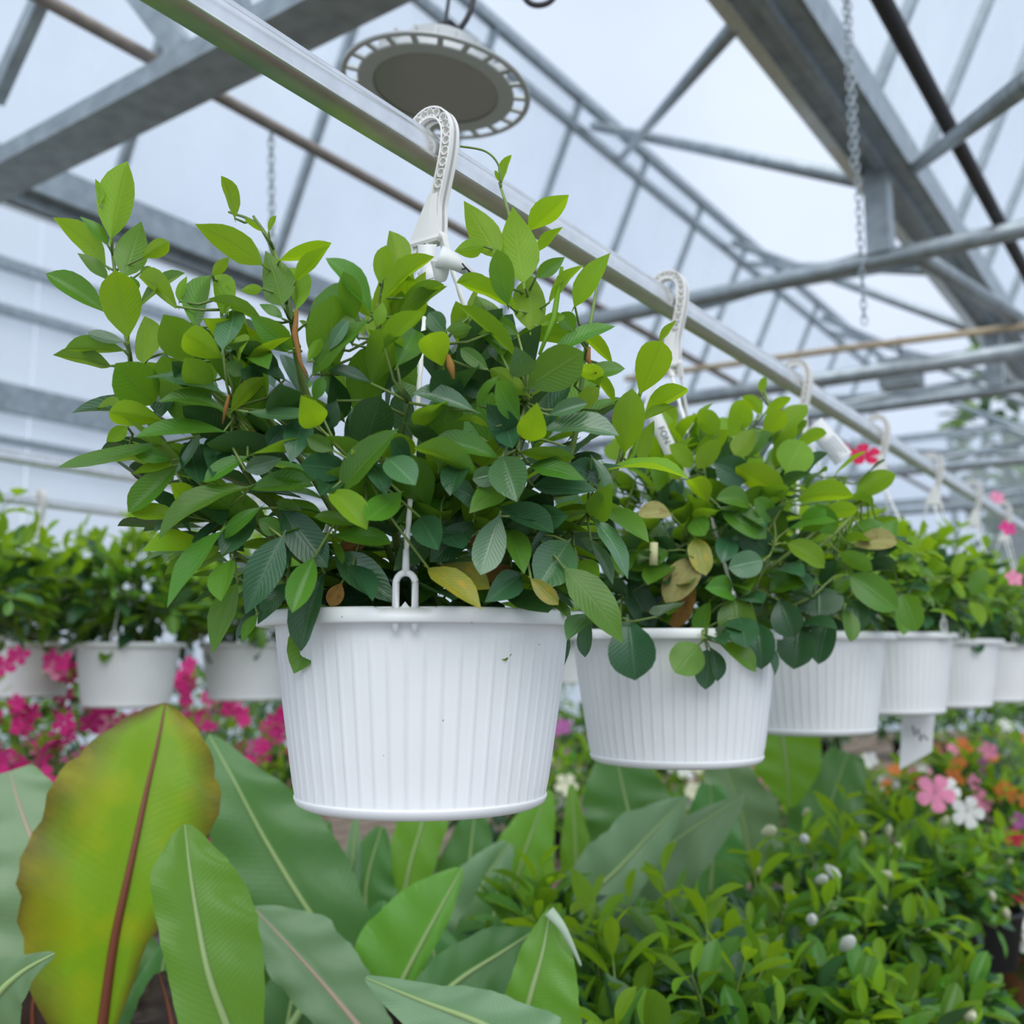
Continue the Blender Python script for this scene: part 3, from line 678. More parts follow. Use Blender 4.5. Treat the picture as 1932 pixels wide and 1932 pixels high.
def pixel_leaf(rec, depth, rnd, meshes, asp, Lmin, upper):
    cordfix = depth is depth1
    bx, by, tx, ty, w, c = rec
    off = COFF[c] + rnd.uniform(-.008, .008)
    db = depth(bx, by) + .022 + off; dm = depth((bx + tx) / 2, (by + ty) / 2)
    if cordfix:
        hit = [q for q in CORD if seg_d(*q, bx, by, tx, ty) < w * .5]
        if hit and not ty > 1150: db = max(db, .885 + (1095 - hit[0][1]) * .00029 + .055)
        elif ty > 1128: db -= .05
    b = P(bx, by, db); la = math.hypot(tx - bx, ty - by) * db / F_PX
    Lt = max(la * 1.02, Lmin * rnd.uniform(.85, 1.1)) if w * db / F_PX > .016 else la * 1.02
    dz = min(math.sqrt(max(0, Lt * Lt - la * la)), .045)
    t = P(tx, ty, db - dz * (1 if by > upper else rnd.choice((1, -1))))
    ww = w * 1.16 * db / F_PX; ax = (t - b).normalized(); n0 = (CAM - (b + t) / 2).normalized(); n0 = (n0 - ax * n0.dot(ax)).normalized()
    wn = asp * (t - b).length; flip = False
    if c == 'Y': flip = rnd.random() < (.8 if by < upper + 60 else .35)
    elif c == 'M': flip = rnd.random() < (.45 if by < upper else .12)
    if ww < wn:
        roll = math.acos(max(.25, ww / wn)); cand = [Matrix.Rotation(s_ * roll, 3, ax) @ n0 for s_ in (1, -1)]
        cand.sort(key=lambda q: q.z); n = cand[0] if flip else cand[1]; ww = min(wn, ww / max(.25, ww / wn))
    else:
        n = n0
    return [b, t, n, ww, rnd.choice(meshes), c, flip]
def fill_plant(root, shoots, recs, depth, rnd, meshes, asp, Lmin, upper, extra):
    for rec in recs:
        a = pixel_leaf(rec, depth, rnd, meshes, asp, Lmin, upper)
        extra.append(a)
    for a in extra:
        b = a[0]
        best = min(shoots, key=lambda s: s.near(b)[0]); d, q = best.near(b)
        best.petiole(b, q, (a[1] - b).normalized()); best.leaves.append(tuple(a))
    for s in shoots: s.build(root)
rnd = random.Random(5)
S1 = [[(640, 1160), (430, 950), (330, 860), (262, 760), (243, 660), (215, 500), (211, 430)], [(680, 1160), (590, 900), (470, 740), (425, 640), (415, 530)],
      [(700, 1160), (620, 850), (565, 700), (548, 600), (500, 440), (432, 400)], [(700, 1160), (590, 800), (555, 620), (520, 480), (478, 408)],
      [(740, 1160), (722, 850), (715, 640), (722, 520)], [(820, 1160), (840, 800), (832, 650)], [(880, 1160), (975, 850), (998, 660), (1000, 560), (965, 420), (942, 345)],
      [(930, 1160), (1060, 900), (1105, 660), (1130, 520)], [(960, 1160), (1130, 930), (1180, 830), (1215, 720), (1250, 640)], [(950, 1160), (1070, 1010), (1112, 965)],
      [(780, 1160), (820, 950), (960, 860), (990, 760)], [(600, 1160), (470, 900), (455, 830), (440, 770)], [(760, 1160), (700, 950), (690, 890)], [(620, 1160), (520, 1000), (420, 990)],
      [(900, 1160), (960, 1040), (1010, 1010)], [(840, 1160), (760, 900), (770, 760)], [(560, 1170), (470, 1060), (430, 1080)], [(660, 1160), (340, 870), (270, 850), (235, 840)]]
soil1 = BASK[0].location + Vector((0, 0, -.005))
shoots = []
for pl in S1:
    pts = []
    for k, (x, y) in enumerate(pl):
        f = k / (len(pl) - 1); pts.append(P(x, y, (D1 - .02) * (1 - f) + (depth1(x, y) + .045) * f) if k else soil1 + (P(x, y, D1) - P(790, y, D1)) * .55)
    shoots.append(Shoot(pts, .0042, .0013, 22))
recs = parse((C3, C4, C5, C6)); extra = []
# leaves on the far side and in the heart of the plant
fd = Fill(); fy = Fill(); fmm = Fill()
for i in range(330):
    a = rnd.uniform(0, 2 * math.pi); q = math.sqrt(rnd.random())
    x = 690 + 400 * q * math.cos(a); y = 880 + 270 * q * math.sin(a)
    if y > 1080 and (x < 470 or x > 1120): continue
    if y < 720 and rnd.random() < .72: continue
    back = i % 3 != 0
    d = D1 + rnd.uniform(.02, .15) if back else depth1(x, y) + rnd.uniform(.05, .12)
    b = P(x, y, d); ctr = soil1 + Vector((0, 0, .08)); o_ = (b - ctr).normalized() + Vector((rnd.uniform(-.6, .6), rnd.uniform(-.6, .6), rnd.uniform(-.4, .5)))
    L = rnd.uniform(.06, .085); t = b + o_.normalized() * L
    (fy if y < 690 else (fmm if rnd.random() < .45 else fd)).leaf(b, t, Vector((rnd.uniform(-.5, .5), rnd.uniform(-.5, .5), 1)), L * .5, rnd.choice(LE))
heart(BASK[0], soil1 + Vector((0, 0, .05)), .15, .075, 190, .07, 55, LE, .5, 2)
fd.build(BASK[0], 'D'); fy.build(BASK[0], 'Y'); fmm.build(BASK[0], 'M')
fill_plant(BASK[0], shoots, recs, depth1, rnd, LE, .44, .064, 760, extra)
# dried flower remains and pods
for (pp, w0) in (([(560, 585), (556, 630), (566, 680), (580, 715)], 9), ([(845, 670), (850, 690), (856, 715)], 12), ([(1112, 655), (1110, 680), (1125, 705)], 8), ([(432, 745), (426, 770), (420, 800)], 6)):
    o = MB().tube([P(x, y, depth1(x, y) - .005) for x, y in pp], [w0 / F_PX * .6 * k for k in ([.55, 1, .6, .25] if len(pp) == 4 else [.5, 1, .3])], 7).obj('withered_flower', LM['B']); wpart(o, BASK[0])
for pp in ([(1060, 505), (1045, 600), (1018, 668)], [(1207, 815), (1196, 855), (1180, 880)]):
    o = MB().tube([P(x, y, depth1(x, y) + .01) for x, y in pp], [.0018, .0028, .0015], 6).obj('seed_pod', LM['Y']); wpart(o, BASK[0])
# curling tendril that reaches the hook
o = MB().tube(crom([P(945, 345, 1.0), P(940, 310, 1.0), P(915, 285, 1.0), P(868, 276, 1.0)], 14), .0011, 5).obj('tendril', M_STEM); wpart(o, BASK[0])
# ---- second basket: round leaves
C7 = (1050, 550, 2.146, """290 1330 318 1575 165 D;290 1180 395 1360 100 D;520 1140 480 1370 110 B;570 1080 440 1260 110 O;560 1000 605 1150 80 G;460 900 325 910 60 O;720 1245 740 1430 130 M;575 1430 480 1545 125 M;610 1450 602 1612 80 D;620 1440 650 1580 50 D;
660 1425 805 1540 65 M;810 1340 830 1530 110 D;620 1260 600 1420 60 M;710 1220 600 1200 80 M;835 1090 695 1120 95 P;1010 1150 860 1215 80 M;1060 1195 1060 1320 170 D;980 1330 960 1530 130 D;1100 1330 1060 1510 90 D;1175 1290 1190 1420 55 M;
1190 1150 1380 1290 110 M;1400 1225 1460 1375 90 M;670 880 850 1000 90 M;860 1060 740 950 110 D;780 860 645 840 70 M;915 830 725 710 100 Y;930 730 1000 605 130 Y;970 850 1205 830 75 Y;1215 815 1375 740 80 Y;570 715 660 600 70 Y;650 580 585 480 75 Y;
830 495 750 425 45 Y;850 490 950 430 40 Y;830 410 845 345 30 Y;840 560 925 490 75 Y;940 615 835 545 70 Y;975 610 1095 575 50 Y;1205 1030 1385 1010 75 O;935 1020 1085 1120 75 Y;780 760 640 690 110 D;550 710 455 620 60 Y;560 920 600 990 80 M;
450 1050 300 1130 70 M;400 1150 280 1160 70 D;700 1000 670 1100 80 D;1000 960 1090 880 80 M;1120 980 1050 860 80 M;880 920 800 840 70 M;1150 1060 1280 1130 60 M;1090 900 1220 880 60 Y;720 660 800 560 80 Y;500 760 440 660 70 Y;420 800 380 700 60 M;610 850 540 760 70 Y;1200 1250 1230 1380 90 D;900 1250 960 1400 110 D""")
D2 = D1 + SPC * math.cos(TH) * math.cos(PH)
def depth2(x, y):
    t = ((x - 1400) / 400) ** 2 + ((y - 1060) / 360) ** 2
    v = D2 + .05 - .20 * math.sqrt(max(0, 1 - t)) + max(0, (x - 1450)) * .0006
    dx = (x - 1268) * D2 / F_PX; k = max(0, min(1, (y - 1120) / 50)); f_ = D2 - math.sqrt(max(.0005, .172 ** 2 - dx * dx)) - .045
    return v * (1 - k) + min(v, f_) * k
rnd = random.Random(9); soil2 = BASK[1].location + Vector((0, 0, -.005))
S2 = [[(1270, 1180), (1330, 1000), (1330, 900), (1310, 780)], [(1290, 1180), (1450, 1000), (1480, 880), (1437, 720)], [(1300, 1180), (1480, 1050), (1560, 980), (1600, 900)], [(1250, 1180), (1180, 1020), (1200, 900)],
      [(1260, 1180), (1290, 1020), (1300, 1040)], [(1300, 1180), (1400, 1140), (1460, 1030)], [(1270, 1190), (1320, 1170), (1325, 1210)], [(1320, 1190), (1500, 1140), (1560, 1100)], [(1230, 1190), (1180, 1130), (1170, 1180)], [(1340, 1190), (1540, 1160), (1600, 1180)], [(1320, 1180), (1560, 1020), (1640, 920)], [(1280, 1180), (1400, 900), (1400, 800)]]
shoots = []
for pl in S2:
    pts = []
    for k, (x, y) in enumerate(pl):
        f = k / (len(pl) - 1); pts.append(P(x, y, D2 * (1 - f) + (depth2(x, y) + .03) * f) if k else soil2 + (P(x, y, D2) - P(1270, y, D2)) * .6)
    shoots.append(Shoot(pts, .0036, .0013, 16))
extra = []
for i in range(150):
    a = rnd.uniform(0, 2 * math.pi); q = math.sqrt(rnd.random())
    x = 1370 + 290 * q * math.cos(a); y = 1010 + 200 * q * math.sin(a)
    d = D2 + rnd.uniform(.0, .16) if i % 2 else depth2(x, y) + rnd.uniform(.03, .09)
    b = P(x, y, d); ctr = soil2 + Vector((0, 0, .06)); o_ = (b - ctr).normalized() + Vector((rnd.uniform(-.7, .7), rnd.uniform(-.7, .7), rnd.uniform(-.5, .5)))
    L = rnd.uniform(.045, .07)
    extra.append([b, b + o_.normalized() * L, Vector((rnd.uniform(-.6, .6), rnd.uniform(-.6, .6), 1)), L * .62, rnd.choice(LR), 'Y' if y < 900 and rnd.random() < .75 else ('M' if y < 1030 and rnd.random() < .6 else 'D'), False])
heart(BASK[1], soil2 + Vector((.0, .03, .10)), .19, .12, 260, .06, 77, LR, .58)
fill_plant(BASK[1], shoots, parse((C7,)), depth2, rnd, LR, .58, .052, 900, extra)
o = MB().tube([P(1234, 1024, 1.36), P(1233, 1066, 1.355)], [.0055, .006], 8).obj('rolled_leaf', mat('cream_leaf', (.55, .55, .28), .6, trans=.2)); wpart(o, BASK[1])
# ---- the rest of the row
for i, (R, H, ns, per, sz, sd) in enumerate(((.27, .27, 30, 4, .068, 3), (.27, .28, 28, 4, .07, 4), (.27, .29, 24, 4, .07, 5), (.27, .30, 20, 3, .075, 6), (.27, .30, 14, 3, .08, 7))):
    b = BASK[i + 2]
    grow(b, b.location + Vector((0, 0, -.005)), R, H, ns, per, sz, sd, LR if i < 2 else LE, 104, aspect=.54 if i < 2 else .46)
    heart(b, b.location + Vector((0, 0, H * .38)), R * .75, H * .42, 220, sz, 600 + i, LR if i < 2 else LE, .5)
# ------------------------------------------------------------------ flowers
def petal_mesh(w=.55, bend=.18):
    me = leaf_mesh('round', bend, .12, .03, 0, .0); return me
PET = petal_mesh(); 
def flower_mesh(n=5, cup=.35):
    V = []; Fa = []; uv = []
    for k in range(n):
        a = 2 * math.pi * k / n; R = Matrix.Rotation(a, 3, 'Z'); base = len(V)
        for i, (t, w) in enumerate(((.06, .10), (.3, .42), (.6, .72), (.85, .70), (1.0, .30))):
            for c in (-1, 0, 1):
                V.append(R @ Vector((t, c * w * .5, cup * t * (1 - .7 * t) * 1.6 + .05 * abs(c) * t))); uv.append((.5 + c * .5, t))
        for i in range(4):
            for c in range(2): Fa.append([base + i * 3 + c, base + i * 3 + c + 1, base + (i + 1) * 3 + c + 1, base + (i + 1) * 3 + c])
    return mesh_of('flower', V, Fa, True, uv)
FL = flower_mesh()
BUD = MB().lathe([(0, 0), (.28, .25), (.42, .9), (.5, 1.6), (.36, 2.2), (.10, 2.7), (0, 2.75)], 8).mesh('bud')
def flower_mat(name, c, t=.3): return mat(name, c, .55, noise=.25, nscale=3, trans=t, spec=.3)
FM = {'pink': flower_mat('pink_petals', (.72, .025, .24)), 'red': flower_mat('red_petals', (.62, .01, .08)), 'rose': flower_mat('rose_petals', (.85, .28, .45)), 'white': flower_mat('white_petals', (.85, .85, .82)),
      'orange': flower_mat('orange_petals', (.85, .24, .05)), 'crimson': flower_mat('crimson_petals', (.42, .01, .03)), 'cream': flower_mat('cream_petals', (.80, .80, .58)), 'purple': flower_mat('purple_petals', (.42, .12, .35))}
FL.materials.append(FM['pink']); BUD.materials.append(FM['cream'])
def flower(root, p, r, nrm, kind, name='flower'):
    z = Vector(nrm).normalized(); x = z.orthogonal().normalized(); x = Matrix.Rotation(random.uniform(0, 6), 3, z) @ x; y = z.cross(x)
    M = Matrix.Identity(4)
    for i in range(3): M[i][0], M[i][1], M[i][2], M[i][3] = x[i] * r, y[i] * r, z[i] * r, p[i]
    o = bpy.data.objects.new(name, BUD if name == 'bud' else FL); COL.objects.link(o); o.parent = root; o.matrix_parent_inverse = Matrix.Translation(-Vector(root.location)); o.matrix_basis = M
    o.material_slots[0].link = 'OBJECT'; o.material_slots[0].material = FM[kind]; return o
tc_ = (CAM - P(1630, 860, 2.2)).normalized()
flower(BASK[3], P(1630, 862, 2.2), .034, tc_ * .6 + Vector((.2, -.3, .8)), 'red')
flower(BASK[3], P(1597, 850, 2.2), .018, Vector((-.8, 0, .5)), 'rose')
for x, y, D, k in ((1900, 998, 2.9, 'pink'), (1912, 1092, 2.7, 'rose'), (1880, 940, 3.2, 'rose')):
    flower(BASK[4 if D < 3 else 5], P(x, y, D), .024, Vector((.4, -.6, .3)), k)
# ------------------------------------------------------------------ tags
def strip(pts, w, side, name, mt, root=None, th=.0006):
    """bent paper strip along pts, width w along side"""
    side = Vector(side).normalized(); c = crom(pts, 24); V = []
    for i, p in enumerate(c):
        t = (c[min(i + 1, 24)] - c[max(i - 1, 0)]).normalized(); s = (side - t * side.dot(t)).normalized(); nn = t.cross(s) * th
        ww = w[0] + (w[1] - w[0]) * i / 24 if isinstance(w, tuple) else w
        V += [p - s * ww / 2 - nn, p + s * ww / 2 - nn, p + s * ww / 2 + nn, p - s * ww / 2 + nn]
    Fa = [[i * 4 + a, i * 4 + (a + 1) % 4, (i + 1) * 4 + (a + 1) % 4, (i + 1) * 4 + a] for i in range(24) for a in range(4)] + [[0, 3, 2, 1], [96, 97, 98, 99]]
    return link(name, mesh_of(name, V, Fa), mt)
t1 = empty('plant_tag', P(812, 480, 1.06), 'curled white paper tag looped round the cords under the hook', 'tag')
wpart(strip([P(806, 462, 1.068), P(806, 485, 1.062), P(808, 505, 1.058), P(818, 525, 1.05)], (.020, .014), CR, 'paper', M_TAG), t1)
wpart(strip([P(792, 512, 1.075), P(806, 536, 1.06), P(826, 538, 1.05), P(832, 515, 1.045), P(830, 490, 1.043)], (.006, .020), CR * .6 + CU, 'paper', M_TAG), t1)
wpart(strip([P(828, 484, 1.043), P(842, 488, 1.04), P(862, 498, 1.04), P(880, 510, 1.045), P(897, 521, 1.055)], (.024, .006), CU + CR * .55, 'paper', M_TAG), t1)
for k, (a, b) in enumerate((((872, 497), (889, 517)), ((876, 502), (893, 519)), ((872, 508), (880, 506)))):
    wpart(MB().tube([P(*a, 1.036), P(*b, 1.045)], .0009, 5).obj('print_mark', M_INK), t1)
def text_on(txt, c, xdir, zdir, size, name, root, mt=None):
    cu = bpy.data.curves.new(name, 'FONT'); cu.body = txt; cu.size = size; cu.align_x = 'CENTER'; cu.align_y = 'CENTER'
    cu.materials.append(mt or M_INK); o = bpy.data.objects.new(name, cu); COL.objects.link(o)
    x = Vector(xdir).normalized(); z = Vector(zdir); z = (z - x * z.dot(x)).normalized(); y = z.cross(x)
    M = Matrix.Identity(4)
    for i in range(3): M[i][0], M[i][1], M[i][2], M[i][3] = x[i], y[i], z[i], c[i]
    me = bpy.data.meshes.new_from_object(o); bpy.data.objects.remove(o); o = link(name, me)
    wpart(o, root); o.matrix_basis = M; return o
a, b = P(1233, 780, 1.44), P(1290, 905, 1.43); cq = (a + b) / 2; view = (CAM - cq).normalized()
t2 = empty('plant_tag', b, 'white plastic plant label with printed capital letters among round leaves', 'tag')
sd = (b - a).normalized().cross(view)
wpart(strip([a, cq, b], .020, sd, 'label_strip', M_TAG), t2)
text_on('FON     RD', cq + view * .0025 - sd * .001, b - a, view, .0125, 'lettering', t2)
a, b = P(1535, 800, 1.85), P(1592, 866, 1.83); cq = (a + b) / 2; view = (CAM - cq).normalized()
t3 = empty('plant_tag', b, 'white plant label with fine printed lines beside the red flower', 'tag')
sd = (b - a).normalized().cross(view)
wpart(strip([a, cq, b], .036, sd, 'label_strip', M_TAG), t3)
for k in range(5):
    q0 = a.lerp(b, .45) + sd * (-.012 + k * .006) + view * .0016; q1 = a.lerp(b, .93 - .07 * (k % 3)) + sd * (-.012 + k * .006) + view * .0016
    wpart(MB().bar(q0, q1, .0014, .0004, view).obj('print_line', mat('grey_ink', (.35, .37, .42), .6) if k == 0 else bpy.data.materials['grey_ink'], None, False), t3)
D4 = D1 + 3 * SPC * math.cos(TH) * math.cos(PH)
c4 = [P(1702, 1350, D4), P(1764, 1346, D4 + .04), P(1758, 1418, D4 + .04), P(1697, 1452, D4)]
t4 = empty('price_tag', c4[0], 'white card with a handwritten scrawl hanging below a basket', 'tag')
nn = (c4[1] - c4[0]).cross(c4[3] - c4[0]).normalized() * .0008
wpart(link('card', mesh_of('card', [p - nn for p in c4] + [p + nn for p in c4], [[0, 1, 2, 3], [7, 6, 5, 4]] + [[k, 4 + k, 4 + (k + 1) % 4, (k + 1) % 4] for k in range(4)], False), M_TAG), t4)
wpart(MB().tube([P(x, y, D4 - .01) for x, y in ((1722, 1370), (1726, 1388), (1732, 1376), (1737, 1398), (1742, 1386), (1750, 1396))], .0022, 6).obj('handwriting', M_INK), t4)
# ------------------------------------------------------------------ second row of baskets, out of focus
X2, X3 = -2.72, -3.46
def rail2(x, lab):
    V = []
    for y in (-1.5, 16.5): V += [Vector((x + a_, y, RZ + b_)) for a_, b_ in prof]
    tag(sharpen(link('hanging_rail', mesh_of('hanging_rail', V, Fa_rail, True), M_ALU), 28), lab, 'rail')
n = len(prof); Fa_rail = [[k, (k + 1) % n, n + (k + 1) % n, n + k] for k in range(n)] + [list(range(n)), [n + k for k in range(n)][::-1]]
rail2(X2, 'aluminium rail carrying the out-of-focus second row of baskets'); rail2(X3, 'aluminium rail of the third row, behind the second')
for i, (X, Y, lab) in enumerate(((X2, 1.90, 'white basket hanging over the pink petunias, nearest the red-veined banana leaf'), (X2, 2.36, 'white basket partly hidden behind the big ribbed basket'),
                                 (X3, 2.02, 'white basket of the third row with a yellow bloom below'), (X2, 1.33, 'white basket of the second row at the open end of its rail'), (X2, 4.5, 'far white basket glimpsed between two nearer pots'))):
    loc = Vector((X, Y, RIMZ - .002 + .004 * i))
    root, clips = basket(loc, lab, 'baskets of the back rows', to_cam + i)
    h, lugs = hook_parts(root, RZ - loc.z)
    for l_, c_ in zip(lugs, (2, 0, 1)): cord(l_, clips[c_], root)
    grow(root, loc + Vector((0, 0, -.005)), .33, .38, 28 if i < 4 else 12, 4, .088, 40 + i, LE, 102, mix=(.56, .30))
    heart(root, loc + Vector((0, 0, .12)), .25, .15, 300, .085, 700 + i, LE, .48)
    if i == 2: flower(root, P(68, 1262, 3.5), .04, Vector((.6, -.8, .2)), 'cream')
# ------------------------------------------------------------------ benches
def bench(x0, x1, y0, y1, z, label):
    r = empty('bench', ((x0 + x1) / 2, (y0 + y1) / 2, 0), label, 'bench'); n = max(4, int((x1 - x0) / .2)); w = (x1 - x0) / n
    me = MB().box((0, 0, 0), (w - .02, y1 - y0, .03)).mesh('plank', False); me.materials.append(M_BENCH)
    for k in range(n):
        o = link('plank', me, None, r); o.location = (x0 + w * (k + .5) - (x0 + x1) / 2, 0, z - .015)
    lm = MB().box((0, 0, (z - .03) / 2), (.06, .06, z - .03)).mesh('leg', False); lm.materials.append(M_STEELD)
    for sx in (-.45, .45):
        for k in range(4):
            o = link('leg', lm, None, r); o.location = (sx * (x1 - x0), (k / 3 - .5) * (y1 - y0) * .96, 0)
bench(-2.65, -.72, .45, 6.4, .72, 'wooden slatted bench under the banana plants and green shrubs')
bench(-5.0, -2.95, .2, 12.5, .72, 'wooden slatted bench under the pink petunias')
bench(-.3, 1.3, 2.6, 10, .5, 'low wooden bench across the path with bedding plants')
bench(-2.9, -1.9, 7.2, 13.5, .72, 'far wooden bench with orange and red flowers')
# ------------------------------------------------------------------ potted shrubs
M_POTD = mat('dark_nursery_pot', (.03, .03, .03), .6)
M_POTT = mat('terracotta_pot', (.36, .14, .07), .8, noise=.2)
npot = MB().lathe([(0, 0), (.075, 0), (.1, .15), (.105, .15), (.105, .16), (.095, .16), (.094, .145), (0, .147)], 32).mesh('nursery_pot'); npot.materials.append(M_POTD)
nsoil = MB().lathe([(.096, .140), (.05, .15), (0, .152)], 24).mesh('soil'); nsoil.materials.append(M_SOIL)
def shrub(name, x, y, D, bz, R, nsh, per, sz, sd, label, group, mix=(.5, .22), meshes=None, cat='plant', blooms=None, asp=.40, phi=96, extra=None, potm=None):
    c = P(x, y, D); root = empty(name, (c.x, c.y, bz), label, cat, group)
    o = link('nursery_pot', npot, None, root); link('soil', nsoil, None, root)
    if potm: o.material_slots[0].link = 'OBJECT'; o.material_slots[0].material = potm
    soil = Vector((c.x, c.y, bz + .15)); H = max(.12, c.z - soil.z)
    sh = grow(root, soil, R, H, nsh, per, sz, sd, meshes or LE, phi, mix, asp, extra, var=(.66, 1.3) if name == 'mandevilla_shrub' else (.85, 1.12))
    heart(root, soil + Vector((0, 0, H * .42)), R * .7, H * (.32 if name == 'mandevilla_shrub' else .42), 170 if name == 'petunia' else 110, sz, sd + 7, meshes or LE, asp + .04)
    if blooms:
        kind, nb, fr, nm = blooms; rn = random.Random(sd + 99); tips = [s.pts[-1] for s in sh]
        for k in range(nb):
            t = tips[rn.randrange(len(tips))] + Vector((rn.uniform(-.06, .06), rn.uniform(-.06, .06), rn.uniform(-.05, .06)))
            kk = kind[k % len(kind)]
            flower(root, t, fr * rn.uniform(.7, 1.15), Vector((.55 + rn.uniform(-.5, .5), -.8 + rn.uniform(-.5, .5), rn.uniform(-.1, .9))), kk, nm)
    return root
G1 = 'young mandevilla shrubs on the bench'
for i, (x, y, D, R, ns) in enumerate(((1140, 1710, 1.72, .17, 16), (1010, 1600, 1.95, .13, 10), (1290, 1690, 1.85, .20, 20), (1440, 1640, 2.05, .20, 20), (1180, 1860, 1.50, .17, 16), (1350, 1800, 1.62, .19, 18), (1560, 1560, 2.45, .22, 20), (1500, 1790, 1.85, .2, 18),
                                      (1650, 1690, 2.2, .2, 18), (1620, 1850, 1.8, .19, 16), (1730, 1560, 2.75, .24, 20), (1680, 1470, 3.1, .25, 18), (1740, 1880, 2.05, .15, 14), (1790, 1600, 3.0, .17, 12))):
    wb_ = i in (3, 6, 8, 9, 10, 13, 7)
    shrub('mandevilla_shrub', x, y, D, .72, R, ns, 4, .092 if D < 2 else .094, 200 + i,
          {6: 'budding mandevilla shrub beside the drooping banana leaf', 10: 'budding mandevilla shrub below the handwritten tag', 13: 'small budding mandevilla shrub at the bench end next to the pink trumpet flower', 3: 'budding mandevilla shrub in front of the pale waxy banana leaves'}.get(i, 'leafy green mandevilla shrub with cream-white buds on the wooden bench') if wb_ else {0: 'leafy mandevilla shrub rising right behind the white-edged banana leaf', 1: 'slender pale mandevilla shrub between the big ribbed basket and the banana leaf', 4: 'leafy mandevilla shrub right beside the white-edged banana leaf', 12: 'leafy mandevilla shrub without flowers at the edge of the bench by the path'}.get(i, 'leafy green mandevilla shrub without flowers on the wooden bench'), G1 + (' with buds' if wb_ else ''), mix=(.76, .42), asp=.37, blooms=(('cream', 'white', 'cream'), 13, .022, 'bud') if wb_ else None)
s = shrub('mandevilla_shrub', 1850, 1560, 3.0, .72, .16, 10, 4, .07, 240, 'bushy shrub carrying one pink and one white trumpet flower', None, cat='plant')
flower(s, P(1763, 1498, 2.7), .05, Vector((.4, -.8, .3)), 'rose'); flower(s, P(1788, 1492, 2.72), .035, Vector((.7, -.6, .3)), 'white'); flower(s, P(1824, 1532, 2.7), .042, Vector((.4, -.9, .0)), 'white')
# far beds with orange, red and pink flowers
for i, (x, y, D, R, kinds) in enumerate(((1800, 1400, 4.2, .3, ('orange', 'orange', 'rose')), (1880, 1450, 4.0, .3, ('orange', 'purple')), (1900, 1590, 3.6, .22, ('crimson', 'red')), (1930, 1700, 3.3, .18, ('crimson', 'red')), (1600, 1440, 4.6, .35, ('white', 'cream')), (1440, 1440, 4.4, .35, ('rose', 'white')),
                                         (1930, 1380, 5.4, .4, ('orange', 'rose')), (1850, 1360, 6.2, .4, ('pink', 'white')), (1080, 1400, 4.6, .35, ('white', 'purple')), (940, 1420, 4.2, .3, ('white', 'cream')), (1250, 1430, 4.2, .33, ('cream', 'white')))):
    nm = ['orange', 'orange and purple', 'dark red', 'crimson', 'white and cream', 'pale pink and white', 'orange and pink', 'hot pink and white', 'white and lilac', 'ivory white', 'creamy white'][i]
    shrub('bedding_plant', x, y, D, .0 if x > 1890 and D < 3.7 else (.5 if i in (2, 3) else .72), R, 14, 4, .085, 300 + i, '%s flowering bedding plant among the far green shrubs' % nm, None, blooms=(kinds, 12, .045, 'flower'))
shrub('bedding_plant', 1925, 1860, 3.3, .5, .18, 12, 4, .06, 330, 'low white-flowered bedding plant beside the concrete path', None, blooms=(('white',), 8, .05, 'flower'), potm=M_POTT)
shrub('bedding_plant', 1935, 1740, 3.9, .5, .18, 12, 4, .06, 331, 'low pink-flowered bedding plant at the far side of the concrete path', None, blooms=(('rose', 'white'), 8, .05, 'flower'), potm=M_POTT)
# taller greenery behind
bench(-7.6, -5.4, .5, 10.5, .72, 'wooden slatted bench along the white side wall')
for i in range(9):
    X, Y = -5.9 - (i % 2) * .8, 1.2 + i * .95
    q = Vector((X, Y, 1.62 + .06 * math.sin(i * 2.1))) - CAM; D = q.dot(CF); x = 966 + F_PX * q.dot(CR) / D; y = 966 - F_PX * q.dot(CU) / D
    shrub('leafy_shrub', x, y, D, .72, .55, 14, 4, .13, 350 + i, 'large dark green leafy shrub on the bench along the side wall', 'shrubs along the side wall', mix=(.85, .5))
for i, (x, y, D) in enumerate(((1700, 1318, 9), (1540, 1322, 9), (1850, 1318, 10.5), (1390, 1330, 8), (1240, 1340, 8), (1100, 1335, 7.6), (1960, 1318, 9.5))):
    shrub('leafy_shrub', x, y, D, .72, .5, 14, 4, .14, 370 + i, 'leafy green shrub on the far benches beyond the bedding plants', 'shrubs on the far benches', mix=(.8, .45))
# pink petunias on the left
for i, (x, y, D, R, nb) in enumerate(((110, 1262, 3.55, .34, 80), (-30, 1290, 3.2, .3, 60), (225, 1340, 3.3, .25, 40), (420, 1320, 4.0, .3, 46), (350, 1225, 4.4, .3, 50), (520, 1370, 3.8, .24, 20), (60, 1370, 2.95, .22, 30), (480, 1440, 3.3, .22, 14))):
    shrub('petunia', x, y, D, .72, R, 16, 5, .062, 400 + i, {3: 'pink petunia between the two second-row baskets', 4: 'pink petunia glimpsed high between two second-row baskets', 5: 'sparsely flowering pink petunia beside the big ribbed basket', 7: 'low pink petunia with few flowers behind the deep green banana leaf'}.get(i, 'bright pink petunia in full bloom on the bench behind the banana leaves'), 'pink petunias', mix=(.7, .3), blooms=(('pink', 'pink', 'pink', 'rose', 'pink'), nb, .038, 'flower'), phi=105)
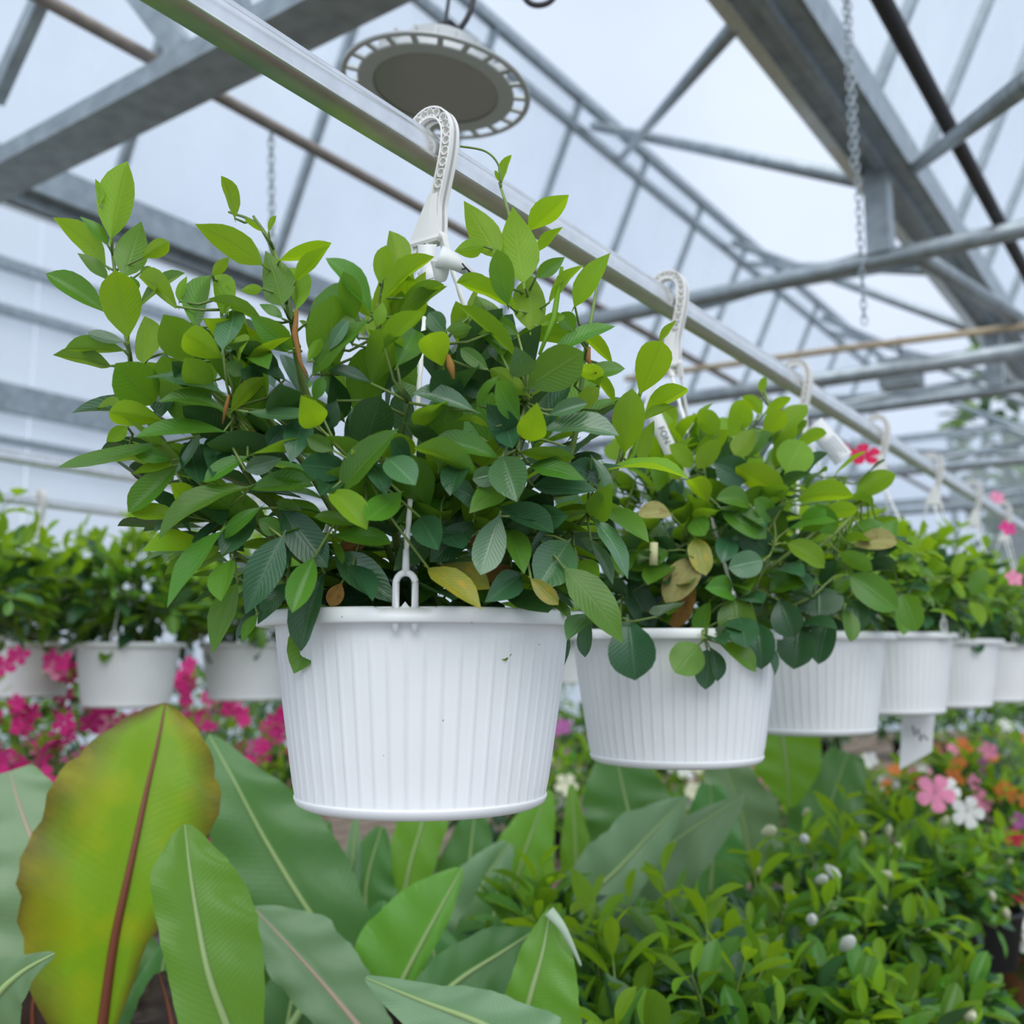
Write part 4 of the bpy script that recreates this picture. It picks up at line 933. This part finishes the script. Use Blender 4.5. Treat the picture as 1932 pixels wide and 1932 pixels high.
# ------------------------------------------------------------------ banana plants
BM = {'red': leaf_mat('red_banana_leaf', (.20, .36, .015), (.22, .36, .02), (.55, .85, .01), .55, .42, .18, edge=((.15, .045, .02), .25, 3.2, .85), spot=(.42, .40, .01), banana=True),
      'green': leaf_mat('banana_leaf', (.14, .34, .045), (.18, .36, .07), (.40, .72, .03), .40, .32, .2, banana=True),
      'pale': leaf_mat('waxy_banana_leaf', (.18, .33, .16), (.24, .38, .20), (.34, .56, .16), .28, .42, .25, banana=True, spec=.7),
      'deep': leaf_mat('deep_banana_leaf', (.085, .24, .07), (.12, .27, .10), (.22, .46, .06), .30, .36, .2, banana=True),
      'maroon': leaf_mat('maroon_banana_leaf', (.035, .018, .015), (.05, .02, .018), (.1, .03, .02), .2, .4, .2, banana=True)}
M_RIB = mat('green_midrib', (.30, .42, .16), .5); M_RIBR = mat('red_midrib', (.17, .045, .02), .45); M_RIBP = mat('pinkish_midrib', (.38, .30, .22), .5)
def banana_leaf(root, mid, wl, wr, mt, rib, tl=.35, tr=.35, stem=None, rag=.03, seed=1, rw=.006):
    rn = random.Random(seed); n = 30; nc = 7
    c = crom([P(*q) for q in mid], n); WL = lerp_list(wl, n); WR = lerp_list(wr, n)
    def ease(W):   # smooth the outline between the given breadths
        for _ in range(3): W = [W[0]] + [(W[i - 1] + 2 * W[i] + W[i + 1]) / 4 for i in range(1, len(W) - 1)] + [W[-1]]
        return W
    WL, WR = ease(WL), ease(WR); V = []; uv = []; wave = 0
    for i in range(n + 1):
        T = (c[min(i + 1, n)] - c[max(i - 1, 0)]).normalized(); Vw = (CAM - c[i]).normalized(); S = T.cross(Vw).normalized(); Nn = S.cross(T)
        D = (c[i] - CAM).dot(CF); k = D / F_PX; wave = .6 * wave + rn.uniform(-rag, rag)
        for j in range(-nc, nc + 1):
            u = j / nc; w = (WR[i] if j > 0 else WL[i]) * k * abs(u); t = tr if j > 0 else tl
            a = t * (1 - .5 * abs(u)); w *= 1 + (wave if abs(j) == nc else 0)
            V.append(c[i] + S * math.copysign(w, u) * 1.0 + Nn * (math.tan(t) * w - .9 * t * w * abs(u)) + Nn * w * .10 * math.sin(i * .8 + j * .5 + seed)); uv.append((.5 + u * .5, i / n))
    m_ = 2 * nc + 1
    Fa = [[i * m_ + j, i * m_ + j + 1, (i + 1) * m_ + j + 1, (i + 1) * m_ + j] for i in range(n) for j in range(2 * nc)]
    o = link('leaf', mesh_of('banana_leaf', V, Fa, True, uv), mt); wpart(o, root)
    pts = list(c)
    if stem is not None: pts = crom([stem, stem.lerp(c[0], .5) + Vector((0, 0, .03)), c[0]], 8)[:-1] + pts
    L = len(pts); r = link('midrib', MB().tube([p - (CAM - p).normalized() * -.0005 for p in pts], [rw * (1.25 - 1.1 * i / (L - 1)) for i in range(L)], 8).mesh('midrib'), rib); r.parent = o
    return o
def banana(label, x, y, D, zbase=.72):
    c = P(x, y, D); root = empty('banana_plant', (c.x, c.y, zbase), label, 'banana plant')
    o = link('nursery_pot', npot, None, root); link('soil', nsoil, None, root); o.scale = (1.3, 1.3, 1)
    top = Vector((c.x, c.y, zbase + .26))
    wpart(MB().tube([(c.x, c.y, zbase + .14), top], [.028, .02], 12).obj('pseudostem', M_STEM), root)
    return root, top
b1, s1 = banana('red-veined banana plant with one huge yellow-green leaf edged in maroon', 190, 2050, 1.62)
banana_leaf(b1, [(190, 1960, 1.55), (215, 1780, 1.56), (245, 1640, 1.58), (275, 1500, 1.62), (298, 1400, 1.66), (312, 1326, 1.70)], [70, 178, 188, 160, 108, 4], [18, 62, 120, 138, 98, 4], BM['red'], M_RIBR, .22, .30, s1, .05, 3, .0085)
banana_leaf(b1, [(110, 1780, 1.85), (75, 1630, 1.88), (40, 1530, 1.92), (18, 1455, 1.95)], [110, 115, 95, 25], [35, 48, 72, 40], BM['pale'], M_RIBP, .2, .2, s1, .03, 4)
banana_leaf(b1, [(70, 2000, 1.66), (62, 1900, 1.66), (85, 1800, 1.68)], [70, 75, 10], [50, 45, 5], BM['maroon'], M_RIBR, .3, .3, s1, .05, 5)
banana_leaf(b1, [(335, 1990, 1.64), (318, 1900, 1.66), (300, 1835, 1.68)], [60, 70, 10], [60, 55, 10], BM['maroon'], M_RIBR, .3, .3, s1, .05, 6)
b2, s2 = banana('banana plant with an upright mid-green leaf and a folded leaf beside it', 520, 2080, 1.62)
banana_leaf(b2, [(450, 1990, 1.42), (397, 1850, 1.42), (372, 1730, 1.44), (357, 1630, 1.46), (349, 1556, 1.48)], [95, 72, 72, 72, 6], [45, 112, 108, 66, 6], BM['green'], M_RIB, .45, .25, s2, .03, 7)
banana_leaf(b2, [(660, 1830, 1.90), (570, 1700, 1.93), (495, 1575, 1.97), (440, 1470, 2.0), (394, 1386, 2.05)], [60, 105, 100, 60, 3], [70, 112, 108, 48, 3], BM['deep'], M_RIB, .2, .3, s2, .03, 8)
banana_leaf(b2, [(720, 1990, 1.58), (630, 1880, 1.60), (555, 1795, 1.62), (478, 1712, 1.66)], [35, 60, 60, 4], [40, 80, 85, 4], BM['pale'], M_RIBP, .7, .35, s2, .05, 9)
banana_leaf(b2, [(440, 2000, 1.75), (420, 1880, 1.78), (470, 1740, 1.82)], [80, 90, 20], [80, 80, 20], BM['deep'], M_RIB, .3, .3, s2, .04, 10)
banana_leaf(b2, [(-70, 1990, 1.34), (-15, 1890, 1.33), (40, 1835, 1.33), (103, 1799, 1.33)], [80, 62, 34, 3], [90, 62, 30, 3], BM['pale'], M_RIB, .25, .25, None, .04, 11)
b3, s3 = banana('banana plant with a bright folded leaf whose edge curls white', 905, 2080, 1.58)
banana_leaf(b3, [(735, 1900, 1.74), (782, 1805, 1.75), (830, 1715, 1.77), (872, 1638, 1.80)], [100, 112, 78, 4], [22, 25, 26, 3], BM['green'], M_RIB, .25, .5, s3, .02, 12)
banana_leaf(b3, [(1030, 1995, 1.36), (905, 1930, 1.36), (800, 1890, 1.37), (690, 1845, 1.38)], [70, 70, 55, 4], [75, 62, 32, 4], BM['pale'], M_RIB, .2, .3, s3, .04, 13)
w9 = banana_leaf(b3, [(968, 2000, 1.40), (1000, 1880, 1.41), (1024, 1795, 1.42), (1038, 1716, 1.44)], [62, 45, 42, 5], [140, 100, 62, 5], BM['green'], M_RIB, .45, .35, s3, .02, 14)
o = strip([P(1036, 1719, 1.425), P(1058, 1745, 1.41), P(1078, 1782, 1.405), P(1096, 1822, 1.41)], (.016, .003), CR + CU * .4, 'curled_edge', mat('pale_curled_edge', (.55, .68, .50), .5, trans=.2)); o.parent = w9
banana_leaf(b3, [(775, 1930, 1.68), (865, 1850, 1.70), (950, 1795, 1.72), (1010, 1755, 1.75)], [45, 60, 50, 3], [50, 70, 60, 3], BM['deep'], M_RIB, .3, .3, s3, .03, 15)
banana_leaf(b3, [(640, 2000, 1.72), (650, 1880, 1.74), (690, 1790, 1.78)], [80, 80, 10], [70, 70, 10], BM['deep'], M_RIB, .3, .3, s3, .03, 16)
b4, s4 = banana('tall banana plant with broad leaves right behind the big ribbed basket', 860, 1800, 2.3)
for k, (pl, w, c_, t_) in enumerate((([(640, 1790), (662, 1650), (672, 1530)], 20, 'pale', .8), ([(745, 1780), (772, 1640), (800, 1540), (812, 1470)], 48, 'green', .3), ([(870, 1790), (884, 1640), (898, 1520)], 62, 'deep', .3),
                                     ([(955, 1740), (990, 1610), (1035, 1490)], 60, 'green', .4), ([(1085, 1730), (1086, 1600), (1078, 1480)], 30, 'green', .6), ([(560, 1760), (585, 1660), (618, 1550)], 46, 'deep', .3), ([(700, 1800), (690, 1680), (720, 1560)], 60, 'deep', .3), ([(930, 1800), (900, 1700), (960, 1590)], 70, 'pale', .5))):
    n_ = len(pl); banana_leaf(b4, [(x, y, 2.15 + .05 * k % .3 + .03 * i) for i, (x, y) in enumerate(pl)], [w * .7] + [w] * (n_ - 2) + [w * .15], [w * .7] + [w] * (n_ - 2) + [w * .15], BM[c_], M_RIB, t_, t_ * .8, s4, .03, 20 + k)
b5, s5 = banana('spreading banana plant with pale waxy leaves beneath the row of baskets', 1130, 1830, 2.4)
banana_leaf(b5, [(1205, 1720, 2.42), (1192, 1570, 2.44), (1176, 1490, 2.46), (1158, 1405, 2.48)], [60, 85, 82, 20], [70, 90, 78, 20], BM['deep'], M_RIB, .3, .2, s5, .03, 31)
banana_leaf(b5, [(1075, 1715, 2.22), (1150, 1655, 2.22), (1222, 1580, 2.24), (1295, 1503, 2.26)], [40, 68, 62, 3], [50, 60, 45, 3], BM['pale'], M_RIB, .3, .35, s5, .04, 32)
banana_leaf(b5, [(1070, 1755, 2.30), (1180, 1660, 2.30), (1290, 1575, 2.32), (1405, 1500, 2.34)], [20, 35, 30, 3], [60, 100, 75, 3], BM['pale'], M_RIB, .3, .3, s5, .05, 33)
banana_leaf(b5, [(1330, 1760, 2.5), (1345, 1620, 2.52), (1340, 1480, 2.55)], [60, 70, 20], [60, 70, 20], BM['deep'], M_RIB, .3, .3, s5, .04, 34)
b6, s6 = banana('banana plant with a drooping leaf below the tagged basket', 1500, 1700, 3.0)
banana_leaf(b6, [(1460, 1345, 2.85), (1478, 1400, 2.84), (1486, 1465, 2.83), (1490, 1524, 2.83)], [55, 68, 58, 6], [55, 72, 55, 6], BM['green'], M_RIB, .25, .25, None, .05, 35)
banana_leaf(b6, [(1530, 1680, 2.95), (1560, 1540, 2.95), (1600, 1420, 2.98)], [60, 70, 30], [60, 70, 30], BM['deep'], M_RIB, .3, .3, s6, .04, 36)
banana_leaf(b6, [(1420, 1660, 2.95), (1400, 1540, 2.95), (1360, 1430, 2.98)], [60, 70, 30], [60, 70, 30], BM['pale'], M_RIB, .3, .3, s6, .04, 37)
# deep foliage low between the banana plants
for k, (x, y, D, w, c_, rt, st) in enumerate(((60, 1960, 1.75, 90, 'deep', b1, s1), (250, 1860, 1.9, 80, 'deep', b1, s1), (560, 1800, 2.05, 80, 'deep', b2, s2), (200, 1960, 1.8, 90, 'maroon', b1, s1), (290, 1930, 1.8, 80, 'deep', b1, s1), (380, 1960, 1.85, 90, 'deep', b2, s2), (540, 1950, 1.75, 95, 'deep', b2, s2), (600, 1880, 1.95, 90, 'deep', b2, s2),
                                              (700, 1850, 2.0, 90, 'deep', b3, s3), (830, 1880, 1.9, 90, 'deep', b3, s3), (920, 1800, 2.1, 90, 'deep', b3, s3), (1050, 1850, 1.9, 70, 'deep', b3, s3), (760, 1960, 1.75, 90, 'maroon', b3, s3))):
    banana_leaf(rt, [(x - 20, y + 120, D), (x, y, D), (x + 25 - 50 * (k % 2), y - 150, D + .05)], [w, w, 8], [w, w, 8], BM[c_], M_RIB, .3, .3, None, .04, 60 + k)
# ------------------------------------------------------------------ trees outside the end wall
for i, (x, y, D, H, R, nm) in enumerate(((1905, 660, 23, 5.0, 1.3, 'tall slender tree outside the glazed end wall'), (1990, 900, 19.5, 2.2, 1.2, 'low bushy tree close outside the end wall'))):
    c = P(x, y, D); root = empty('tree', (c.x, c.y, 0), nm, 'tree')
    zt = c.z
    wpart(MB().tube([(c.x, c.y, 0), (c.x, c.y, max(.6, zt - H * .8))], [.16, .1], 10).obj('trunk', M_STEM2), root)
    heart(root, Vector((c.x, c.y, zt - H * .4)), R, H * .5, 420, .5, 500 + i, LE, .6, .1)
